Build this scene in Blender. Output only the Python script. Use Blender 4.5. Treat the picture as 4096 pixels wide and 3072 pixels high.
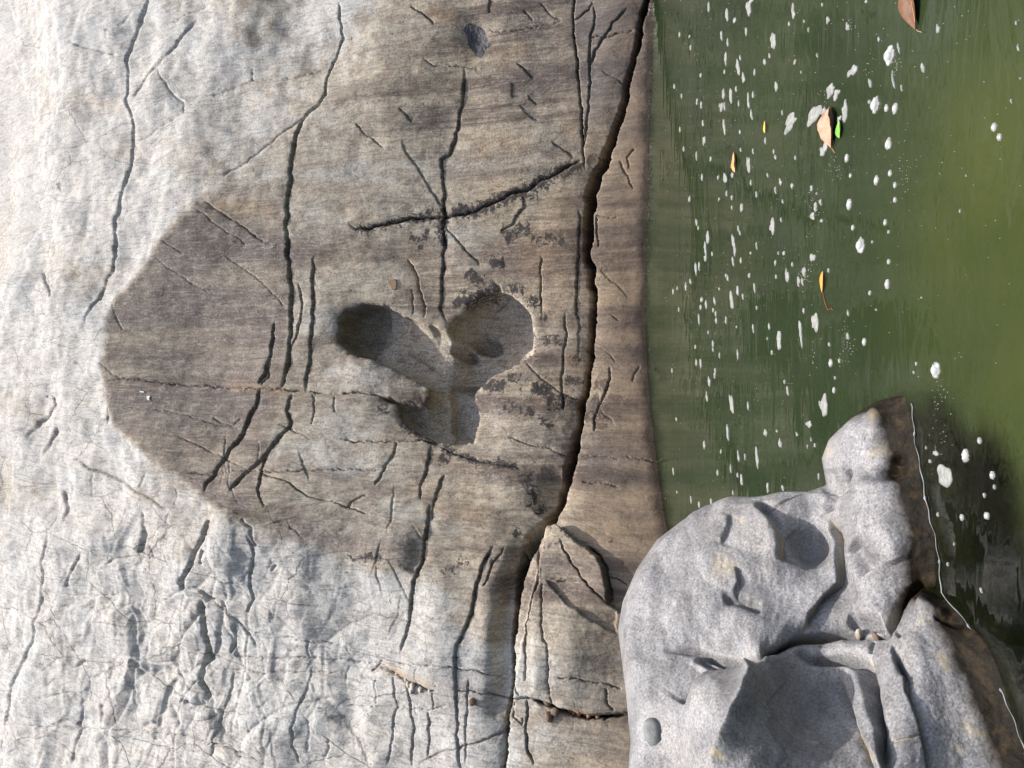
import bpy, math, random
import numpy as np

for o in list(bpy.data.objects):
    bpy.data.objects.remove(o, do_unlink=True)
SC = bpy.context.scene
COL = SC.collection
RNG = random.Random(7)

# ------------------------------------------------------------------ camera
F_PX, PITCH, CAM_H = 788.0, math.radians(1.5), 1.3
W, H = 1024.0, 768.0
cT, sT = math.cos(PITCH), math.sin(PITCH)
cam_d = bpy.data.cameras.new('camera'); cam_d.sensor_width = 36.0
cam_d.lens = F_PX * 36.0 / W; cam_d.clip_start = 0.05; cam_d.clip_end = 500
cam = bpy.data.objects.new('camera', cam_d); COL.objects.link(cam)
from mathutils import Matrix, Vector
# the phone was held on its side: image right = down, image up = right
cam.matrix_world = Matrix(((0, 1, 0, 0), (-sT, 0, -cT, 0), (-cT, 0, sT, CAM_H), (0, 0, 0, 1)))
SC.camera = cam

# ------------------------------------------------------------------ light
SUN = Vector((0.10, 0.01, 0.90)).normalized()        # direction to the sun
world = bpy.data.worlds.new('World'); SC.world = world; world.use_nodes = True
nt = world.node_tree; bg = nt.nodes['Background']
sky = nt.nodes.new('ShaderNodeTexSky'); sky.sky_type = 'NISHITA'; sky.sun_disc = False
sky.sun_elevation = math.asin(SUN.z); sky.sun_rotation = math.atan2(SUN.x, SUN.y)
nt.links.new(sky.outputs[0], bg.inputs[0]); bg.inputs[1].default_value = 0.15
sky.dust_density = 5.0; sky.air_density = 1.0; sky.ozone_density = 1.0
sun_d = bpy.data.lights.new('sun', 'SUN'); sun_d.energy = 4.0; sun_d.angle = math.radians(1.0)
sun_d.color = (1.0, 0.95, 0.88)
sun = bpy.data.objects.new('sun', sun_d); COL.objects.link(sun)
sun.rotation_euler = SUN.to_track_quat('Z', 'Y').to_euler(); sun.location = (0, 0, 20)
SC.view_settings.view_transform = 'Standard'; SC.view_settings.look = 'None'
SC.view_settings.exposure = 0.56; SC.view_settings.gamma = 1.0
SC.render.engine = 'CYCLES'
SC.cycles.max_bounces = 5; SC.cycles.diffuse_bounces = 3; SC.cycles.glossy_bounces = 2; SC.cycles.transmission_bounces = 3; SC.cycles.transparent_max_bounces = 6
SC.cycles.caustics_reflective = False; SC.cycles.caustics_refractive = False; SC.cycles.use_adaptive_sampling = True

# ------------------------------------------------------------------ helpers
TILE = {'A': (0, 0), 'B': (1366, 0), 'C': (2732, 0), 'D': (0, 1024), 'E': (1366, 1024), 'F': (2732, 1024),
        'G': (0, 2048), 'H': (1366, 2048), 'I': (2732, 2048)}
def T(t, pts):
    """photo tile coordinates -> pixels of the 1024 x 768 picture"""
    if t == 'P': return [(x * 0.46294, y * 0.46294) for x, y in pts]
    if t == 'J': return [((1250 + x * .45208) / 4, (1100 + y * .45208) / 4) for x, y in pts]
    ox, oy = TILE[t]
    return [((ox + x * .61754) / 4, (oy + y * .61754) / 4) for x, y in pts]
TS = .61754 / 4

def ray_yz(px):
    a = (px - 512.0) / F_PX
    return cT - a * sT, -sT - a * cT
def water_pt(px, py, z=0.0):
    ry, rz = ray_yz(px); t = (z - CAM_H) / rz
    return ((384.0 - py) / F_PX * t, ry * t, z)
def at_dist(px, py, Y):
    ry, rz = ray_yz(px); t = Y / ry
    return (384.0 - py) / F_PX * t, Y, CAM_H + rz * t

def _hash(ix, iy, seed):
    h = (ix.astype(np.int64) * 374761393 + iy.astype(np.int64) * 668265263 + seed * 1274126177) & 0xffffffff
    h = ((h ^ (h >> 13)) * 1274126177) & 0xffffffff
    return ((h ^ (h >> 16)) & 0xffff).astype(np.float32) / 65535.0
def perlin(u, v, seed=0):
    iu = np.floor(u); iv = np.floor(v); fu = (u - iu).astype(np.float32); fv = (v - iv).astype(np.float32)
    su = fu * fu * fu * (fu * (fu * 6 - 15) + 10); sv = fv * fv * fv * (fv * (fv * 6 - 15) + 10)
    def g(dx, dy):
        a = _hash(iu + dx, iv + dy, seed) * 6.2831853
        return np.cos(a) * (fu - dx) + np.sin(a) * (fv - dy)
    a = g(0, 0) * (1 - su) + g(1, 0) * su; b = g(0, 1) * (1 - su) + g(1, 1) * su
    return (a * (1 - sv) + b * sv) * 1.5
def fbm(u, v, seed=0, octv=4, gain=.5):
    s = 0; a = 1.0
    for k in range(octv):
        s = s + a * perlin(u, v, seed + k * 17); u = u * 2.03 + 3.1; v = v * 2.03 + 1.7; a *= gain
    return s
def cells(u, v, seed=0):
    """distance to nearest and second nearest cell point, and a random value for the nearest cell"""
    iu = np.floor(u); iv = np.floor(v)
    d1 = np.full(u.shape, 9., np.float32); d2 = d1.copy(); val = np.zeros(u.shape, np.float32)
    gx = val.copy(); gy = val.copy()
    for dx in (-1, 0, 1):
        for dy in (-1, 0, 1):
            cx = iu + dx; cy = iv + dy
            qx = cx + _hash(cx, cy, seed) - u; qy = cy + _hash(cx, cy, seed + 5) - v
            d = np.sqrt(qx * qx + qy * qy).astype(np.float32)
            m = d < d1
            d2 = np.where(m, d1, np.minimum(d2, d)); val = np.where(m, _hash(cx, cy, seed + 9), val)
            gx = np.where(m, qx, gx); gy = np.where(m, qy, gy); d1 = np.where(m, d, d1)
    return d1, d2, val, gx, gy
def sstep(a, b, x):
    t = np.clip((x - a) / (b - a), 0, 1); return t * t * (3 - 2 * t)
def inside(X, Y, poly):
    r = np.zeros(X.shape, bool); n = len(poly)
    for i in range(n):
        x1, y1 = poly[i]; x2, y2 = poly[(i + 1) % n]
        if y1 == y2: continue
        c = ((y1 > Y) != (y2 > Y)) & (X < (x2 - x1) * (Y - y1) / (y2 - y1) + x1)
        r ^= c
    return r
def seg_dist(X, Y, pts):
    """distance, signed side (+ = image-left when walking down), fraction along"""
    best = np.full(X.shape, 1e9, np.float32); side = np.zeros(X.shape, np.float32); par = np.zeros(X.shape, np.float32)
    L = [math.hypot(pts[i + 1][0] - pts[i][0], pts[i + 1][1] - pts[i][1]) for i in range(len(pts) - 1)]
    tot = sum(L) or 1; acc = 0
    for i, l in enumerate(L):
        (x1, y1), (x2, y2) = pts[i], pts[i + 1]
        if l < 1e-6: continue
        dx, dy = (x2 - x1) / l, (y2 - y1) / l
        t = np.clip((X - x1) * dx + (Y - y1) * dy, 0, l)
        d = np.hypot(X - (x1 + dx * t), Y - (y1 + dy * t))
        s = dx * (Y - y1) - dy * (X - x1)
        m = d < best
        best = np.where(m, d, best); side = np.where(m, s, side); par = np.where(m, (acc + t) / tot, par)
        acc += l
    return best, side, par

class Field:
    """a surface sampled on a grid: photo coordinates, height along the normal, pigment channels"""
    def __init__(self, X, Y, warp):
        self.X = X + warp[0]; self.Y = Y + warp[1]; self.D = np.zeros(X.shape, np.float32)
        self.ch = {}; self.soft = None
        self.mod = np.clip(.95 + .5 * fbm(X / 16, Y / 16, 5, 2), .45, 1.5).astype(np.float32)
    def chan(self, n):
        if n not in self.ch: self.ch[n] = np.zeros(self.X.shape, np.float32)
        return self.ch[n]
    def win(self, pts, m):
        xs = [p[0] for p in pts]; ys = [p[1] for p in pts]
        return np.nonzero((self.X > min(xs) - m) & (self.X < max(xs) + m) & (self.Y > min(ys) - m) & (self.Y < max(ys) + m))
    def crack(self, pts, w=0.9, depth=.03, rnd=0., rl=6., step=0., sl=14., taper=.12, widths=None, p=1.6):
        idx = self.win(pts, max(4 * w, 3.5 * rl if rnd else 0, 3.5 * sl if step else 0) + 2)
        if not len(idx[0]): return
        d, s, t = seg_dist(self.X[idx], self.Y[idx], pts)
        tp = np.clip(np.minimum(t, 1 - t) / taper, 0, 1) if taper else 1.0
        ww = w if widths is None else np.interp(t, np.linspace(0, 1, len(widths)), widths)
        v = -depth * np.exp(-(d / ww) ** p) * tp * (self.mod[idx] if w < 2.9 else 1.)
        if rnd: v = v - rnd * np.exp(-d / rl) * tp
        if step: v = v + self.mod[idx] * step * np.tanh(s / max(w, .7)) * np.exp(-d / sl) * tp
        self.D[idx] += v * (self.soft[idx] if self.soft is not None else 1.)
    def stroke(self, name, pts, w, v, taper=.25):
        c = self.chan(name); idx = self.win(pts, 3 * w)
        if not len(idx[0]): return
        d, s, t = seg_dist(self.X[idx], self.Y[idx], pts)
        tp = np.clip(np.minimum(t, 1 - t) / taper, 0, 1) if taper else 1.0
        c[idx] = np.maximum(c[idx], v * np.exp(-(d / w) ** 2) * tp) if v > 0 else c[idx] + v * np.exp(-(d / w) ** 2) * tp
    def blob(self, name, cx, cy, rx, ry, v, ang=0.):
        c = self.chan(name) if name else self.D
        m = max(rx, ry) * 2.5
        idx = self.win([(cx, cy)], m)
        x = self.X[idx] - cx; y = self.Y[idx] - cy; ca, sa = math.cos(ang), math.sin(ang)
        r2 = ((x * ca + y * sa) / rx) ** 2 + ((-x * sa + y * ca) / ry) ** 2
        if name: c[idx] = np.maximum(c[idx], v * np.exp(-r2 * 1.2))
        else: c[idx] += v * np.exp(-r2 * 1.2)
    def area(self, poly, soft):
        """0..1 mask of a polygon with a soft edge"""
        m = inside(self.X, self.Y, poly)
        d, _, _ = seg_dist(self.X, self.Y, poly + [poly[0]])
        return sstep(-soft, soft, np.where(m, d, -d))

def mesh_from_grid(name, P, keep, mat, attrs, origin=None):
    """P (n,m,3) grid, keep (n-1,m-1) face mask -> one mesh object"""
    n, m = P.shape[:2]
    fi, fj = np.nonzero(keep)
    a = fi * m + fj
    quads = np.stack([a, a + 1, a + m + 1, a + m], 1)
    used = np.unique(quads); remap = np.zeros(n * m, np.int64); remap[used] = np.arange(len(used))
    quads = remap[quads].astype(np.int32); V = P.reshape(-1, 3)[used].astype(np.float32)
    if origin is None:
        origin = (float(V[:, 0].mean()), float(V[:, 1].mean()), float(V[:, 2].min()))
    V = V - np.array(origin, np.float32)
    me = bpy.data.meshes.new(name); me.vertices.add(len(V)); me.vertices.foreach_set('co', V.ravel())
    k = len(quads); me.loops.add(4 * k); me.loops.foreach_set('vertex_index', quads.ravel())
    me.polygons.add(k); me.polygons.foreach_set('loop_start', np.arange(0, 4 * k, 4, dtype=np.int32))
    me.polygons.foreach_set('loop_total', np.full(k, 4, np.int32))
    me.polygons.foreach_set('use_smooth', np.ones(k, bool))
    for an, arr in attrs.items():
        at = me.attributes.new(an, 'FLOAT_COLOR', 'POINT')
        c = np.ones((len(used), 4), np.float32); c[:, :3] = arr.reshape(-1, 3)[used]
        at.data.foreach_set('color', c.ravel())
    me.update(); me.validate()
    me.materials.append(mat)
    o = bpy.data.objects.new(name, me); o.location = origin; COL.objects.link(o)
    return o
def tag(o, label=None, cat=None, group=None, kind=None):
    if label: o['label'] = label
    if cat: o['category'] = cat
    if group: o['group'] = group
    if kind: o['kind'] = kind
    return o
def mesh_obj(name, V, Fc, mat, loc=(0, 0, 0), parent=None, smooth=True):
    me = bpy.data.meshes.new(name); me.from_pydata([tuple(v) for v in V], [], Fc); me.update()
    if smooth: me.polygons.foreach_set('use_smooth', np.ones(len(me.polygons), bool))
    me.materials.append(mat)
    o = bpy.data.objects.new(name, me); o.location = loc; COL.objects.link(o)
    if parent: o.parent = parent
    return o

# ------------------------------------------------------------------ materials
class NT:
    def __init__(self, name):
        self.m = bpy.data.materials.new(name); self.m.use_nodes = True; self.t = self.m.node_tree
        self.b = self.t.nodes['Principled BSDF']; self.out = self.t.nodes['Material Output']
    def n(self, typ, **kw):
        x = self.t.nodes.new(typ)
        for k, v in kw.items():
            if k.startswith('i_'):
                key = k[2:]; key = int(key) if key.isdigit() else key.replace('_', ' ')
                self.set(x.inputs[key], v)
            else: setattr(x, k, v)
        return x
    def set(self, sock, v):
        if isinstance(v, bpy.types.NodeSocket): self.t.links.new(v, sock)
        elif isinstance(v, bpy.types.Node): self.t.links.new(v.outputs[0], sock)
        else: sock.default_value = v
    def pos(self, scale=(1, 1, 1), rot=(0, 0, 0)):
        g = self.n('ShaderNodeNewGeometry'); mp = self.n('ShaderNodeMapping')
        self.t.links.new(g.outputs['Position'], mp.inputs['Vector'])
        mp.inputs['Scale'].default_value = scale; mp.inputs['Rotation'].default_value = rot
        return mp.outputs[0]
    def noise(self, vec, scale, detail=5, rough=.55, dist=0.):
        x = self.n('ShaderNodeTexNoise', i_Scale=scale, i_Detail=detail, i_Roughness=rough, i_Distortion=dist)
        self.t.links.new(vec, x.inputs['Vector']); return x.outputs[0]
    def voro(self, vec, scale, feature='F1', rnd=1.):
        x = self.n('ShaderNodeTexVoronoi', feature=feature, i_Scale=scale, i_Randomness=rnd)
        self.t.links.new(vec, x.inputs['Vector']); return x
    def ramp(self, fac, a, b, lo=0., hi=1.):
        x = self.n('ShaderNodeMapRange', i_0=fac, i_1=a, i_2=b, i_3=lo, i_4=hi); x.clamp = True; return x.outputs[0]
    def math(self, op, a, b=0.):
        x = self.n('ShaderNodeMath', operation=op); self.set(x.inputs[0], a); self.set(x.inputs[1], b); return x.outputs[0]
    def mix(self, fac, a, b, mode='MIX'):
        x = self.n('ShaderNodeMix', data_type='RGBA', blend_type=mode)
        self.set(x.inputs[0], fac); self.set(x.inputs[6], a); self.set(x.inputs[7], b); return x.outputs[2]
    def attr(self, name):
        a = self.n('ShaderNodeAttribute', attribute_name=name); s = self.n('ShaderNodeSeparateColor')
        self.t.links.new(a.outputs['Color'], s.inputs[0]); return s.outputs
    def bump(self, h, strength, dist, prev=None):
        x = self.n('ShaderNodeBump', i_Strength=strength, i_Distance=dist, i_Height=h)
        if prev is not None: self.set(x.inputs['Normal'], prev)
        return x.outputs[0]
def rgb(r, g, b): return (r, g, b, 1.)

def rock_material():
    k = NT('river_rock'); p = k.pos(); c1 = k.attr('c1'); c2 = k.attr('c2')
    flow = k.pos((5.5, .35, .35), (0, math.radians(1), 0)); fol = k.pos((26., 3.0, 3.0), (0, math.radians(2), 0))
    mid = k.noise(p, 7, 5, .66); fine = k.noise(p, 55, 4, .76); stf = k.noise(flow, 1., 5, .66, .25); fof = k.noise(fol, 1., 5, .74, 1.1); big = k.noise(p, 1.7, 4, .62); fof2 = k.noise(k.pos((9., 1.6, 1.6), (0, math.radians(7), 0)), 1., 5, .62, .4)
    pale = k.mix(k.ramp(big, .35, .65), rgb(.42, .43, .425), rgb(.50, .48, .44))
    pale = k.mix(k.ramp(mid, .45, .72, 0, .8), pale, rgb(.33, .34, .35))
    pale = k.mix(k.ramp(stf, .45, .68, 0, .45), pale, rgb(.33, .30, .28))
    brown = k.mix(k.ramp(stf, .42, .58), rgb(.415, .35, .265), rgb(.130, .096, .080))
    brown = k.mix(k.ramp(big, .48, .68, 0, .45), brown, rgb(.37, .325, .235))
    brown = k.mix(k.ramp(mid, .50, .70, 0, .75), brown, rgb(.185, .145, .115))
    st = k.math('ADD', c1[0], k.math('MULTIPLY', k.math('SUBTRACT', mid, .5), .7))
    col = k.mix(k.ramp(st, .06, .30), pale, k.mix(k.ramp(mid, .4, .65), rgb(.42, .385, .32), rgb(.31, .27, .225)))
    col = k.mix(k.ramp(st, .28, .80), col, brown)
    film_shade = k.math('MULTIPLY', c1[2], k.ramp(stf, .2, .6, .6, 1.))
    col = k.mix(film_shade, col, k.mix(k.ramp(fine, .3, .7), rgb(.142, .118, .111), rgb(.225, .192, .174)))
    och = k.math('MULTIPLY', c2[0], k.ramp(mid, .3, .65, .35, 1.))
    col = k.mix(och, col, rgb(.44, .30, .17))
    col = k.mix(k.math('MULTIPLY', c2[1], .8), col, k.mix(fine, rgb(.09, .095, .105), rgb(.20, .20, .205)))
    col = k.mix(k.math('MULTIPLY', c2[2], k.ramp(fine, .3, .6)), col, rgb(.58, .53, .46))
    folm = k.ramp(c1[0], .1, .8, .16, .32)
    col = k.mix(k.math('MULTIPLY', k.ramp(fof, .40, .66), folm), col, rgb(.13, .11, .10), 'MIX')
    lay = k.math('ABSOLUTE', k.math('SUBTRACT', k.math('FRACT', k.math('MULTIPLY', fof2, 7.)), .5))
    col = k.mix(k.ramp(lay, .02, .14, .42, 0), col, rgb(.15, .115, .09)); col = k.mix(k.ramp(lay, .38, .49, 0, .28), col, rgb(.56, .52, .44))
    gr = k.ramp(fine, .30, .72, .62, 1.34)
    gc = k.n('ShaderNodeCombineColor'); [k.set(gc.inputs[i], gr) for i in range(3)]
    col = k.mix(1., col, gc.outputs[0], 'MULTIPLY')
    sp = k.voro(p, 70)
    col = k.mix(k.ramp(sp.outputs['Distance'], .08, .18, .4, 0), col, rgb(.10, .085, .075))
    # fine joint network of the broken rock: thin recessed lines holding dirt
    c3 = k.attr('c3'); wv = k.n('ShaderNodeVectorMath', operation='MULTIPLY_ADD')
    k.set(wv.inputs[0], mid); wv.inputs[1].default_value = (.10, .05, .10); k.t.links.new(k.pos((1.5, .35, .62), (0, .16, 0)), wv.inputs[2])
    e1 = k.voro(wv.outputs[0], 1.7, 'DISTANCE_TO_EDGE').outputs['Distance']
    joint = k.math('MULTIPLY', k.math('MULTIPLY', k.ramp(e1, .003, .012, 1, 0), k.ramp(big, .43, .54)), c3[0])
    col = k.mix(k.math('MULTIPLY', joint, .8), col, rgb(.085, .078, .072))
    ln = k.noise(p, 24, 5, .75, .5)
    li = k.math('ADD', c1[1], k.math('MULTIPLY', k.math('SUBTRACT', ln, .5), 2.6))
    col = k.mix(k.ramp(li, .36, .48, 0, .93), col, rgb(.040, .036, .036))
    g = k.n('ShaderNodeNewGeometry'); sx = k.n('ShaderNodeSeparateXYZ'); k.t.links.new(g.outputs['Position'], sx.inputs[0])
    z = k.math('ADD', sx.outputs[2], k.math('MULTIPLY', k.math('SUBTRACT', mid, .5), .14))
    wet = k.ramp(z, .025, .10, 1., 0.)
    col = k.mix(k.ramp(z, .10, .85, .82, 0.), col, k.mix(k.ramp(stf, .40, .60), rgb(.19, .135, .09), rgb(.082, .060, .048)))
    col = k.mix(k.math('MULTIPLY', wet, .85), col, rgb(.030, .021, .013))
    k.set(k.b.inputs['Base Color'], col)
    k.set(k.b.inputs['Roughness'], k.ramp(wet, 0, 1, .82, .25))
    k.b.inputs['Specular IOR Level'].default_value = .25
    h = k.math('ADD', k.math('MULTIPLY', mid, .007), k.math('MULTIPLY', fof, .004))
    h = k.math('ADD', h, k.math('MULTIPLY', fine, .0045)); h = k.math('SUBTRACT', h, k.math('MULTIPLY', joint, .014)); h = k.math('ADD', h, k.math('MULTIPLY', k.ramp(lay, 0, .2), .0022))
    k.set(k.b.inputs['Normal'], k.bump(h, .75, 1.0))
    return k.m
def dark_stone_material():
    k = NT('dark_inclusion_rock'); p = k.pos(); n = k.noise(p, 20, 8, .65)
    k.set(k.b.inputs['Base Color'], k.mix(k.ramp(n, .35, .7), rgb(.022, .024, .028), rgb(.075, .078, .085)))
    k.b.inputs['Roughness'].default_value = .6
    k.set(k.b.inputs['Normal'], k.bump(k.noise(p, 30, 6), .8, .03)); return k.m
def boulder_material():
    k = NT('grey_schist'); p = k.pos(); c = k.attr('c1')
    band = k.pos((4, 9, 16), (.5, .35, .2))
    bn = k.noise(band, 1., 6, .6, .6); fine = k.noise(p, 130, 3, .75); mid = k.noise(p, 16, 5, .65)
    col = k.mix(k.ramp(bn, .34, .66), rgb(.262, .262, .27), rgb(.135, .133, .136))
    col = k.mix(k.ramp(mid, .5, .75, 0, .6), col, rgb(.30, .29, .285))
    col = k.mix(k.ramp(k.noise(p, 3.1, 5), .52, .68, 0, .55), col, rgb(.33, .31, .29))
    gr = k.ramp(fine, .32, .68, .50, 1.48); gc = k.n('ShaderNodeCombineColor'); [k.set(gc.inputs[i], gr) for i in range(3)]
    col = k.mix(1., col, gc.outputs[0], 'MULTIPLY')
    v = k.voro(p, 260)
    col = k.mix(k.ramp(v.outputs['Distance'], .12, .2, .5, 0), col, rgb(.62, .61, .60))
    col = k.mix(k.math('MULTIPLY', c[1], k.ramp(mid, .3, .6, .3, 1.)), col, rgb(.50, .40, .22))      # ochre crust
    col = k.mix(k.math('MULTIPLY', c[2], .85), col, rgb(.075, .072, .074))                           # shade of facets and hollows, painted dark
    g = k.n('ShaderNodeNewGeometry'); sx = k.n('ShaderNodeSeparateXYZ'); k.t.links.new(g.outputs['Position'], sx.inputs[0])
    z = k.math('ADD', sx.outputs[2], k.math('MULTIPLY', k.math('SUBTRACT', k.noise(p, 7, 6, .6), .5), .07))
    wet = k.math('MAXIMUM', k.ramp(z, .045, .088, 1., 0.), c[0])
    wc = k.mix(k.ramp(k.noise(p, 30, 7, .65), .5, .68), rgb(.009, .007, .004), rgb(.034, .022, .010))
    wc = k.mix(k.ramp(z, .055, .095, 0, .35), wc, rgb(.06, .047, .034))
    col = k.mix(wet, col, wc)
    k.set(k.b.inputs['Base Color'], col); k.set(k.b.inputs['Roughness'], k.ramp(wet, 0, 1, .42, .6))
    k.set(k.b.inputs['Specular IOR Level'], k.ramp(wet, 0, 1, .4, .12))
    h = k.math('ADD', k.math('MULTIPLY', k.noise(p, 40, 5, .72), .0045), k.math('MULTIPLY', fine, .0030))
    k.set(k.b.inputs['Normal'], k.bump(h, .7, 1.0)); return k.m
def water_material():
    k = NT('green_river_water'); p = k.pos(); a = k.attr('c1')
    t = k.t
    murk = k.mix(k.ramp(k.noise(p, .9, 4, .6, .8), .35, .68), rgb(.015, .0245, .0115), rgb(.022, .033, .0145))
    yellow_tint = k.math('MULTIPLY', a[1], k.ramp(k.noise(p, 1.6, 6, .6, 1.), .25, .62, .45, 1.))
    murk = k.mix(yellow_tint, murk, rgb(.040, .051, .0125))  # yellow-green tint in patches set by the attribute
    df = k.n('ShaderNodeBsdfDiffuse', i_Color=murk)
    tr = k.n('ShaderNodeBsdfTransparent'); tr.inputs[0].default_value = rgb(.50, .56, .42)
    ms = k.n('ShaderNodeMixShader'); k.set(ms.inputs[0], a[0]); k.set(ms.inputs[1], tr); k.set(ms.inputs[2], df)
    rip = k.pos((1.4, 5.5, 1.)); rp2 = k.pos((5., 11., 1.))
    b = k.bump(k.noise(rip, 1., 3, .5, .7), .06, .10); b = k.bump(k.noise(rp2, 1., 2, .5, .4), .03, .04, b)
    gl = k.n('ShaderNodeBsdfGlossy', i_Roughness=.02, i_Normal=b); gl.inputs['Color'].default_value = rgb(1, 1, 1)
    fr = k.n('ShaderNodeFresnel', i_IOR=1.33, i_Normal=b)
    m2 = k.n('ShaderNodeMixShader'); k.set(m2.inputs[0], fr); k.set(m2.inputs[1], ms); k.set(m2.inputs[2], gl)
    t.nodes.remove(k.b); t.links.new(m2.outputs[0], k.out.inputs['Surface']); return k.m
def plain(name, c, rough=.5, c2=None, scale=30, bump=0., trans=0., spec=.5):
    k = NT(name); p = k.pos()
    if c2: k.set(k.b.inputs['Base Color'], k.mix(k.ramp(k.noise(p, scale, 5, .6), .35, .65), rgb(*c), rgb(*c2)))
    else: k.b.inputs['Base Color'].default_value = rgb(*c)
    k.b.inputs['Roughness'].default_value = rough; k.b.inputs['Transmission Weight'].default_value = trans
    k.b.inputs['Specular IOR Level'].default_value = spec
    if bump: k.set(k.b.inputs['Normal'], k.bump(k.noise(p, scale * 3, 4), .6, bump))
    return k.m
ROCK = rock_material(); DARK = dark_stone_material(); BOULDER = boulder_material(); WATER = water_material()

# ------------------------------------------------------------------ the cliff: sampling grid
def axis(lo, hi, a, b, fine, coarse):
    return np.concatenate([np.arange(lo, a, coarse), np.arange(a, b, fine), np.arange(b, hi + coarse, coarse)])
gx = axis(-190, 760, -8, 684, .9, 5.0); gy = axis(-300, 1080, -8, 776, .9, 5.0)
PX, PY = np.meshgrid(gx, gy, indexing='ij'); PX = PX.astype(np.float32); PY = PY.astype(np.float32)
wrp = (1.3 * fbm(PX / 13, PY / 13, 3, 4, .6), 1.3 * fbm(PX / 13, PY / 13, 41, 4, .6))
FW = Field(PX, PY, wrp)
k_ = .46294
# steep, darker-toned buttress with an arched upper edge; laid-back slabs above and beside it
edge = T('P', [(980, -700), (900, -100), (800, 100), (700, 200), (610, 290), (520, 380), (440, 440), (380, 490), (340, 530), (300, 600), (245, 650), (228, 720), (218, 800),
               (225, 860), (240, 920), (300, 960), (360, 1010), (460, 1085), (520, 1120), (700, 1190), (880, 1255), (980, 1400), (1040, 1700), (1100, 2400), (1700, 2400), (1700, -700)])
ins = inside(FW.X, FW.Y, edge); dE, _, _ = seg_dist(FW.X, FW.Y, edge)
soft = np.interp(PY, [0, 150, 205, 235, 505, 530, 600, 768], [75, 60, 28, 6.0, 4.0, 16, 45, 70])
STEEP = sstep(-1, 1, np.where(ins, dE, -dE) / soft).astype(np.float32)
ALP = (65. - 8. * sstep(260, 90, PX) - 6 * sstep(90, 10, PX) - 14 * sstep(85, 35, PX) * sstep(300, 180, PY)) * (1 - STEEP) + 73.5 * STEEP
ALP = np.where(PX > 560, ALP * (1 - sstep(575, 600, PX)) + 66 * sstep(575, 600, PX), ALP)
tanE = (-sT - (gx - 512) / F_PX * cT) / (cT - (gx - 512) / F_PX * sT)
ALP = np.maximum(ALP, np.degrees(np.arctan(tanE))[:, None] + 14)
g_ = 1.0 / (np.tan(np.radians(ALP)) - tanE[:, None])
dq = np.diff(tanE)
LN = np.zeros(PX.shape); LN[1:] = np.cumsum(.5 * (g_[1:] + g_[:-1]) * dq[:, None], axis=0)
pxw = np.interp(gy, [-300, 0, 150, 256, 320, 410, 510, 545, 768, 1080], [650, 652, 648, 645, 644.5, 650, 664, 671, 690, 715])
for j in range(len(gy)):
    lw = np.interp(pxw[j], gx, LN[:, j]); rw = ray_yz(pxw[j])
    LN[:, j] += math.log(-CAM_H * rw[0] / rw[1]) - lw
# smooth a little across rows so that facets meet softly
for _ in range(6): LN[:, 1:-1] = .25 * LN[:, :-2] + .5 * LN[:, 1:-1] + .25 * LN[:, 2:]
YB = np.exp(LN)
RY = (cT - (PX - 512) / F_PX * sT); RZ = (-sT - (PX - 512) / F_PX * cT)
tt = YB / RY
BASE = np.stack([(384 - PY) / F_PX * tt, YB, CAM_H + RZ * tt], -1)
U = BASE[..., 0]; V = BASE[..., 2] * .95 + BASE[..., 1] * .45          # metres on the face

# ------------------------------------------------------------------ the cliff: relief
D = FW.D
rough_zone = np.exp(-(((FW.X - 195) / 110) ** 2 + ((FW.Y - 665) / 110) ** 2)).astype(np.float32)
low_left = sstep(480, 620, FW.Y) * sstep(520, 300, FW.X)
upl = sstep(260, 60, FW.X)
D += .10 * fbm(U * .55, V * .55, 11, 2) * (1 - .6 * STEEP)
D += (.014 + .022 * (1 - STEEP)) * fbm(U * 1.9, V * 1.5, 12, 3)
D += (.0025 + .002 * (1 - STEEP)) * fbm(U * 5.5, V * 4.5, 13, 4, .5)
D += .0015 * fbm(U * 14, V * 9 + U * 3, 14, 3)
folz = np.exp(-(((FW.X - 400) / 190) ** 2 + ((FW.Y - 500) / 55) ** 2))
D += (.002 + .012 * folz) * fbm(U * 13 + 1.2 * V, V * 2.2 + .5 * U, 15, 3)
# broken, blocky rock in the sunlit lower-left
for s, a, sd in ((1.0, .12, 21), (2.3, .055, 22), (5.5, .025, 23)):
    d1, d2, val, qx, qy = cells(U * s * 1.15 + .25 * fbm(U * s, V * s, sd, 2), V * s, sd)
    tilt = sstep(0, .22, d2 - d1) * ((val - .5) * .35 + (qx * np.cos(val * 40) + qy * np.sin(val * 40)) * 1.1)
    amt = np.clip(rough_zone * .55 + .16 * low_left + .09 * upl * (1 - STEEP), 0, .8)
    D += a * amt * tilt - a * .16 * amt * np.exp(-((d2 - d1) / .03) ** 2)

# heart-shaped hollow
heart = T('J', [(205, 520), (215, 430), (240, 350), (300, 300), (400, 270), (540, 255), (640, 275), (730, 320), (800, 372), (880, 385), (930, 405), (1010, 452), (1060, 440),
                (1120, 478), (1180, 507), (1205, 420), (1290, 365), (1350, 320), (1400, 250), (1480, 195), (1560, 160), (1650, 150), (1740, 172), (1830, 230), (1910, 320), (1945, 400), (1955, 480), (1952, 560),
                (1970, 620), (1950, 690), (1890, 745), (1790, 800), (1680, 850), (1600, 890), (1520, 950), (1460, 1010), (1425, 1065), (1430, 1120), (1465, 1170), (1477, 1250), (1462, 1310),
                (1425, 1370), (1440, 1410), (1425, 1470), (1300, 1485), (1110, 1480), (1040, 1440), (920, 1390), (795, 1300), (755, 1230), (722, 1130), (640, 1098), (760, 1128), (960, 1138), (1025, 1062), (1020, 1000),
                (940, 960), (850, 910), (740, 850), (640, 800), (540, 760), (450, 735), (330, 700), (260, 640), (220, 590)])
hx = FW.win(heart, 30); X_, Y_ = FW.X[hx], FW.Y[hx]
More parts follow.
